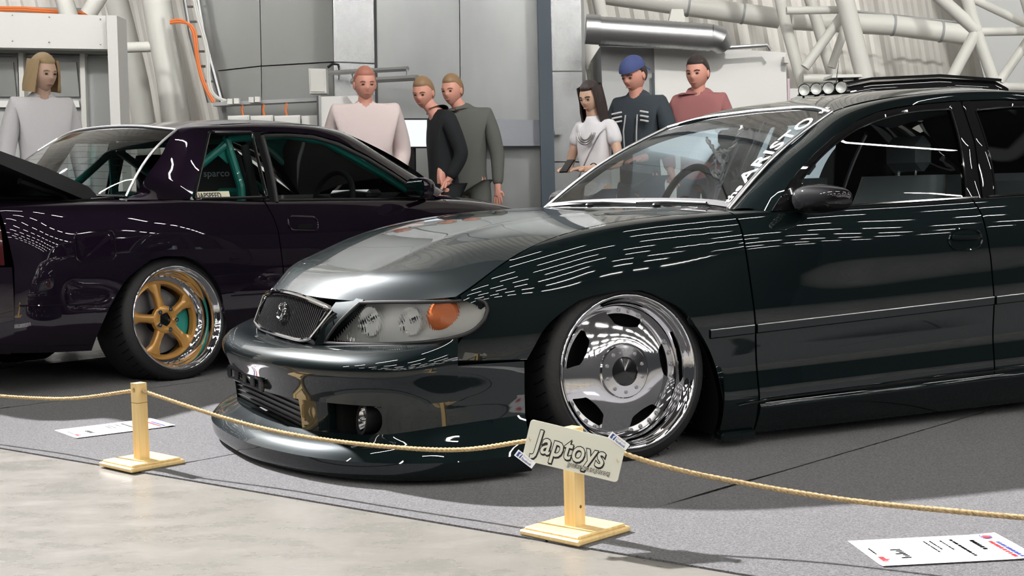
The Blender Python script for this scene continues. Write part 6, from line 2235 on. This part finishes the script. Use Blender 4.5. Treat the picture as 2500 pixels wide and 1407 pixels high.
def head_shape(off=0.0, nt=26, na=36):
    """head about its own centre, face towards -y; returns grid (nt+1, na)"""
    P = np.zeros((nt + 1, na, 3))
    for i in range(nt + 1):
        t = math.pi * i / nt
        for k in range(na):
            a = 2 * math.pi * k / na
            d = Vector((math.sin(t) * math.sin(a), -math.sin(t) * math.cos(a), math.cos(t)))
            x, y, z = d.x * .076, d.y * .097, d.z * .118
            if z < 0:
                q = -z / .118
                x *= 1 - .30 * q ** 1.6
                if y > 0: y *= 1 - .45 * q ** 1.3
                else: y *= 1 - .04 * q
            if d.y < 0:
                f = max(0, -d.y)
                y += .010 * f ** 3 * (1 - abs(d.x))                  # flatter face
                nz = math.exp(-((z + .022) / .020) ** 2 - (x / .012) ** 2)
                y -= .024 * nz * f                                    # nose
                y -= .006 * math.exp(-((z - .018) / .010) ** 2 - (x / .05) ** 2) * f   # brow
                for sx in (-1, 1):
                    y += .009 * math.exp(-((z - .002) / .011) ** 2 - ((x - sx * .031) / .016) ** 2) * f   # sockets
                y -= .005 * math.exp(-((z + .062) / .009) ** 2 - (x / .022) ** 2) * f      # lips
                y -= .008 * math.exp(-((z + .100) / .014) ** 2 - (x / .022) ** 2) * f      # chin
            v = Vector((x, y, z))
            if off: v = v + Vector((d.x, d.y, d.z)) * off
            P[i, k] = v
    return P


HEAD = head_shape()


def grid_loop(P):
    nt, na, _ = P.shape
    fs = []
    for i in range(nt - 1):
        for k in range(na):
            l = (k + 1) % na
            fs.append((i * na + k, (i + 1) * na + k, (i + 1) * na + l, i * na + l))
    return P.reshape(-1, 3), fs


def hand_nodes(nodes, edges, wi, w, d, side, curl=.5):
    """palm and five fingers continuing the arm's wrist node wi; d: hand direction"""
    d = Vector(d).normalized(); up = Vector((0, 0, 1)) if abs(d.z) < .8 else Vector((0, -1, 0))
    s_ = d.cross(up).normalized(); n_ = s_.cross(d).normalized()
    w = Vector(w)
    def add(p, r, par):
        nodes.append((p.x, p.y, p.z, r, r)); edges.append((par, len(nodes) - 1)); return len(nodes) - 1
    pm = add(w + d * .045, .024, wi)
    for k, (o_, L) in enumerate(((-.027, .062), (-.010, .074), (.009, .070), (.026, .055))):
        b_ = add(w + d * .085 + s_ * o_, .0095, pm)
        c_ = add(w + d * (.085 + L * .5) + s_ * o_ * 1.1 - n_ * .018 * curl, .0085, b_)
        add(w + d * (.085 + L * (.95 - .3 * curl)) + s_ * o_ * 1.1 - n_ * .05 * curl, .0075, c_)
    t1 = add(w + d * .035 + s_ * (-.036 * side), .011, pm)
    add(w + d * .075 + s_ * (-.046 * side) - n_ * .015, .009, t1)


def person(label, base_xy, facing, h, skin, top_m, leg_m, hair, hair_m, arms, head_off=(0, 0), head_rot=(0, 0, 0), build=1.0, sleeves=True, hat=None, top_len=1.0, hood=False):
    """facing: degrees the figure is turned about z from looking at the camera (-y)"""
    t = thing('person', label, 'person', (base_xy[0], base_xy[1], 0), math.radians(facing))
    k = h / 1.75
    S_ = lambda p: (p[0] * k, p[1] * k, p[2] * k)
    hx, hy = head_off
    nodes, edges = [], []

    def N(p, rx, ry=None, par=None):
        q = S_(p); nodes.append((*q, rx * k, (ry or rx) * k))
        if par is not None: edges.append((par, len(nodes) - 1))
        return len(nodes) - 1
    b = build
    pel = N((0, .01, .94), .135 * b, .10 * b)
    sp = N((0, .0, 1.10), .115 * b, .088 * b, pel)
    ch = N((0, .01, 1.30), .140 * b, .10 * b, sp)
    nb = N((hx * .3, .01 + hy * .3, 1.47), .064, .064, ch)
    nk = N((hx * .7, -.005 + hy * .7, 1.53), .050, .052, nb)
    N((hx, -.005 + hy, 1.60), .055, .060, nk)
    arm_pts = []
    for sd, (el, wr, hd) in zip((1, -1), arms):
        sh = N((sd * .165 * b, .01, 1.435), .052 * b, None, ch)
        e_ = N(el, .040 * b, None, sh)
        w_ = N(wr, .027, None, e_)
        hand_nodes(nodes, edges, w_, Vector(S_(wr)), hd, sd)
        arm_pts.append((sh, e_, w_))
    for sd in (1, -1):
        hp_ = N((sd * .09, .01, .86), .085 * b, None, pel)
        kn = N((sd * .10, -.01, .50), .058, None, hp_)
        an = N((sd * .10, .02, .09), .040, None, kn)
        N((sd * .105, -.12, .035), .036, None, an)
    vs, fs = skin_graph(nodes, edges, pel)
    mb = MB(); mb.add(vs, fs)
    HC = Vector(S_((hx, -.012 + hy, 1.632)))
    HR = Matrix.Rotation(math.radians(head_rot[2]), 3, 'Z') @ Matrix.Rotation(math.radians(head_rot[0]), 3, 'X') @ Matrix.Rotation(math.radians(head_rot[1]), 3, 'Y')
    hv_, hf_ = grid_loop(HEAD)
    mb.add([HC + HR @ (Vector(v) * k) for v in hv_], hf_)
    for sx in (-1, 1):   # ears
        mb.sphere(HC + HR @ (Vector((sx * .076, .008, -.008)) * k), tuple(np.array((.010, .018, .030)) * k), 8, 6, HR.to_4x4())
    body = mb.build('body', skin, t, sharp=None)
    for sx in (-1, 1):
        mb = MB(); mb.sphere(HC + HR @ (Vector((sx * .031, -.083, .002)) * k), tuple(np.array((.012, .006, .006)) * k), 8, 6, HR.to_4x4()); mb.build('eye', 'eye_dark', body)
        mb = MB(); mb.tube([HC + HR @ (Vector((sx * .016, -.095, .021)) * k), HC + HR @ (Vector((sx * .034, -.091, .026)) * k), HC + HR @ (Vector((sx * .050, -.076, .020)) * k)], .003, n=5); mb.build('eyebrow', hair_m, body)
    mb = MB(); mb.tube([HC + HR @ (Vector((x_, -.092 + abs(x_) * .35, -.062)) * k) for x_ in (-.022, -.01, 0, .01, .022)], [.002, .004, .0045, .004, .002], n=6); mb.build('mouth', 'lip', body)
    # top: torso and sleeves as one garment
    n2, e2 = [], []

    def N2(p, rx, ry=None, par=None):
        q = S_(p); n2.append((*q, rx * k, (ry or rx) * k))
        if par is not None: e2.append((par, len(n2) - 1))
        return len(n2) - 1
    g = .018
    a0 = N2((0, .01, .80), (.150 * b + g), .112 * b + g)
    a1 = N2((0, .0, 1.10), .128 * b + g, .098 * b + g, a0)
    a2 = N2((0, .01, 1.30), .150 * b + g, .108 * b + g, a1)
    a3 = N2((hx * .25, .01 + hy * .25, 1.475), .085, .080, a2)
    if hood: N2((hx * .4, .045 + hy * .3, 1.53), .095, .085, a3)
    else: N2((hx * .45, .008 + hy * .4, 1.535), .070, .068, a3)
    for sd, (el, wr, hd) in zip((1, -1), arms):
        s0 = N2((sd * .165 * b, .01, 1.435), .060 * b + g * .6, None, a2)
        if sleeves:
            c0_ = N2(el, .046 * b + g * .8, None, s0)
            v_ = Vector(wr) - Vector(el)
            N2(tuple(Vector(el) + v_ * .96), .034 + g * .5, None, c0_)
        else:
            v_ = Vector(el) - Vector((sd * .165 * b, .01, 1.435))
            N2(tuple(Vector((sd * .165 * b, .01, 1.435)) + v_ * .55), .058 * b + g * .6, None, s0)
    vs, fs = skin_graph(n2, e2, a0)
    mb = MB(); mb.add(vs, fs); topo = mb.build('top', top_m, t, sharp=None)
    n3, e3 = [], []

    def N3(p, rx, ry=None, par=None):
        q = S_(p); n3.append((*q, rx * k, (ry or rx) * k))
        if par is not None: e3.append((par, len(n3) - 1))
        return len(n3) - 1
    p0 = N3((0, .01, 1.0), .142 * b, .108 * b)
    for sd in (1, -1):
        q0 = N3((sd * .09, .01, .84), .096 * b, None, p0); q1 = N3((sd * .10, -.01, .50), .072, None, q0); N3((sd * .10, .015, .07), .060, None, q1)
    vs, fs = skin_graph(n3, e3, p0)
    mb = MB(); mb.add(vs, fs); mb.build('trousers', leg_m, t, sharp=None)
    for sd in (1, -1):
        mb = MB(); mb.sphere(S_((sd * .105, -.06, .038)), tuple(np.array((.048, .14, .038)) * k), 12, 8); mb.v = [(x, y, max(z, .004)) for x, y, z in mb.v]; mb.build('shoe', 'black_plastic', t)
    # hair
    if hair != 'none':
        Hs = head_shape(.011)
        nt, na, _ = Hs.shape
        P = Hs.copy()
        for i in range(nt):
            for q in range(na):
                x, y, z = Hs[i, q]
                line = .062 if y < -.035 else (.062 - (y + .035) / .05 * .075 if y < .015 else -.045 - min(.03, (y - .015) * .5))
                if z < line:
                    P[i, q] = HEAD[i, q] * .90      # tuck under the skin where no hair grows
                else:
                    lift = .010 * min(1, (z - line) / .03)
                    P[i, q] = HEAD[i, q] * (1 + (lift + .002) / .1)
        hv2, hf2 = grid_loop(P)
        mb = MB(); mb.add([HC + HR @ (Vector(v) * k) for v in hv2], hf2); hr = mb.build('hair', hair_m, t, sharp=None)
        if hair in ('long', 'bob'):
            zs_ = [.085, .05, 0, -.05, -.10, -.15, -.20, -.26, -.31] if hair == 'long' else [.085, .05, 0, -.04, -.08, -.115]
            rows_ = []
            for j, z in enumerate(zs_):
                f_ = j / (len(zs_) - 1)
                row = []
                for a in np.linspace(-2.25, 2.25, 26):
                    rx = .084 + .012 * math.sin(f_ * 2.6) + (.02 * f_ if hair == 'long' else .03 * f_)
                    ry = .104 - (.02 * f_ if hair == 'long' else .0)
                    wob = .004 * math.sin(a * 9 + z * 30)
                    row.append((math.sin(a) * (rx + wob), math.cos(a) * (ry + wob) + .004, z))
                rows_.append(row)
            A_ = np.array(rows_); B_ = A_ * np.array([.86, .86, 1.0])
            mb = MB()
            for gset, fl in ((A_, 1), (B_, -1)):
                W = gset.reshape(-1, 3); f2 = orient(W, 26, len(zs_), np.array([0, 0, -.1])); f2 = f2 if fl > 0 else [f[::-1] for f in f2]
                mb.add([HC + HR @ (Vector(v) * k) for v in W], f2)
            ed = np.stack([np.concatenate([A_[:, 0], A_[-1][1:], A_[:, -1][::-1][1:]]), np.concatenate([B_[:, 0], B_[-1][1:], B_[:, -1][::-1][1:]])]).reshape(-1, 3)
            mb.add([HC + HR @ (Vector(v) * k) for v in ed], orient(ed, len(ed) // 2, 2, np.array([0, .05, -.1])))
            mb.build('hair_lengths', hair_m, hr, sharp=None)
    if hat == 'cap_back':
        mb = MB()
        dome = []
        for i in range(10):
            tt = math.pi / 2 * i / 9
            dome.append([(.086 * math.sin(tt) * math.sin(a), -.004 - .105 * math.sin(tt) * math.cos(a), .048 + .088 * math.cos(tt) - .012 * math.sin(tt) * math.cos(a)) for a in np.linspace(0, 2 * math.pi, 29)[:-1]])
        dv_, df_ = grid_loop(np.array(dome)); mb.add([HC + HR @ (Vector(v) * k) for v in dv_], df_); cp_ = mb.build('cap', 'cap_blue', t, sharp=None)
        brim = []
        for rr in (.0, .5, 1.0):
            brim.append([(math.sin(a) * (.078 - .012 * rr), .07 + .03 * (math.cos(a) - .6) + rr * .075 * math.cos(a * .9), .045 - .028 * rr - .015 * abs(math.sin(a))) for a in np.linspace(-1.15, 1.15, 13)])
        A_ = np.array(brim); mb = MB()
        for dz in (0, -.004):
            W = (A_ + np.array([0, 0, dz])).reshape(-1, 3); f2 = orient(W, 13, 3, np.array([0, .08, -.5] if dz == 0 else [0, .08, .5]))
            mb.add([HC + HR @ (Vector(v) * k) for v in W], f2)
        mb.build('cap_brim', 'cap_blue', cp_, sharp=None)
    return t, topo, k, HC


def tall(x, y, Y):
    return at(x, y, Y).z


def stand(x, Y):
    p = at(x, 300, Y); return (p.x, Y)


A_DOWN = ((.23, .03, 1.13), (.24, -.03, .88), (0, -.1, -1))
A_DOWNm = ((-.23, .03, 1.13), (-.24, -.03, .88), (0, -.1, -1))
POCK = ((.27, .10, 1.14), (.20, -.05, .95), (-.3, -.5, -.8))
POCKm = ((-.27, .10, 1.14), (-.20, -.05, .95), (.3, -.5, -.8))

# girl looking down at the phone in her hands
g_t, g_top, gk, gHC = person('young woman in white tee and silver necklace with long dark hair, looking down', stand(1452, 9.8), -38, tall(1452, 199, 9.8), 'skin', 'cloth_white', 'denim', 'long', 'hair_dark',
       (((.235, -.02, 1.13), (.10, -.26, 1.10), (-.55, -.83, .05)), ((-.225, -.02, 1.13), (-.08, -.27, 1.10), (.45, -.88, .05))), head_off=(0, -.03), head_rot=(16, 0, -2), build=.84, sleeves=False)
mb = MB(); mb.box((.015 * gk, -.385 * gk, 1.125 * gk), (.065, .012, .13), Matrix.Rotation(math.radians(-50), 3, 'X'), bev=.004); tag(mb.build('phone', 'black_gloss', g_t))
for r0, nm in ((.052, 'necklace'), (.066, 'necklace'), (.08, 'necklace')):
    mb = MB(); mb.tube([(r0 * math.sin(a) * gk, (-.118 - .015 * math.cos(a)) * gk, (1.375 - r0 * 1.15 * math.cos(a)) * gk) for a in np.linspace(-1.5, 1.5, 15)], .0065, n=6); mb.build(nm, 'silver_chain', g_t)
mb = MB(); mb.tube([(.135 * gk, .02, 1.44 * gk), (.11 * gk, -.10 * gk, 1.36 * gk), (.04 * gk, -.135 * gk, 1.22 * gk), (-.08 * gk, -.13 * gk, 1.02 * gk), (-.16 * gk, -.05 * gk, .92 * gk)], .005, n=6); mb.build('bag_chain', 'silver_chain', g_t)
mb = MB(); w0 = Vector((.125, -.21, 1.105)) * gk; mb.tube([w0 + Vector((.034 * math.cos(a), 0, .034 * math.sin(a))) for a in np.linspace(0, 6.28, 15)[:-1]], .004, n=5, closed=True); mb.build('bracelet', 'eye_dark', g_t)

# man in a backwards blue cap
c_t, c_top, ck, cHC = person('man in backwards blue cap and dark hooded jacket with white chest stripes', stand(1560, 10.1), -32, tall(1540, 143, 10.1), 'skin_flushed', 'cloth_navy', 'denim', 'short', 'hair_dark',
       (((.26, .0, 1.13), (.14, -.22, 1.06), (-.6, -.7, -.1)), ((-.26, .0, 1.13), (-.20, -.16, .98), (.2, -.6, -.7))), head_off=(0, -.05), head_rot=(18, 0, -12), build=1.02, hat='cap_back', hood=True)
for z in (1.315, 1.345, 1.375):
    for sd in (-1, 1):
        mb = MB(); mb.box((sd * .105 * ck, -.128 * ck, z * ck), (.075, .022, .012), Matrix.Rotation(math.radians(-22 * sd), 3, 'Z') @ Matrix.Rotation(math.radians(10 * sd), 3, 'Y'), bev=.003); mb.build('chest_stripe', 'stripe_white', c_top)
for sd in (-1, 1):
    mb = MB(); mb.tube([(sd * .045 * ck, -.112 * ck, 1.36 * ck), (sd * .05 * ck, -.140 * ck, 1.25 * ck), (sd * .045 * ck, -.138 * ck, 1.12 * ck)], .006, n=6); mb.build('hood_cord', 'grey_paint', c_top)

# two men in dark jackets left of the column
m_t, m_top, mk_, mHC = person('fair-haired man in black zip jacket, one hand in his pocket, left of the dark column', stand(1078, 10.9), -72, tall(1022, 190, 10.9), 'skin_flushed', 'cloth_black', 'cloth_black', 'short', 'hair_light_brown',
       (((.20, .10, 1.16), (.17, .0, .97), (-.1, -.7, -.7)), ((-.19, .09, 1.16), (-.18, -.02, .96), (.1, -.7, -.7))), head_off=(-.01, -.12), head_rot=(14, 0, 50), build=.98)
person('man in olive jacket standing just left of the dark column', stand(1140, 11.4), -14, tall(1105, 184, 11.4), 'skin_flushed', 'cloth_olive', 'cloth_olive', 'short', 'hair_light_brown', (A_DOWN, POCKm), head_off=(-.09, -.06), head_rot=(8, 0, -14), build=1.02)
# visitors further left
person('red-haired person in pale pink and white top in front of the white partition', stand(893, 10.6), 10, tall(893, 166, 10.6), 'skin_flushed', 'cloth_pink', 'cloth_pink', 'short', 'hair_red', (POCK, POCKm), head_off=(0, -.03), head_rot=(6, 0, 8), build=1.25)
person('person with tousled fair hair and white shirt at the left doorway', stand(104, 9.6), 35, tall(110, 134, 9.6), 'skin_pale', 'cloth_white', 'denim', 'bob', 'hair_fair', (A_DOWN, A_DOWNm), head_off=(.0, -.04), head_rot=(8, 0, 18), build=1.0)
person('person in maroon top in front of the white container', stand(1708, 10.5), -20, tall(1708, 138, 10.5), 'skin_flushed', 'cloth_maroon', 'denim', 'short', 'hair_dark', (A_DOWN, POCKm), head_off=(0, -.03), head_rot=(6, 0, -10), build=1.0)
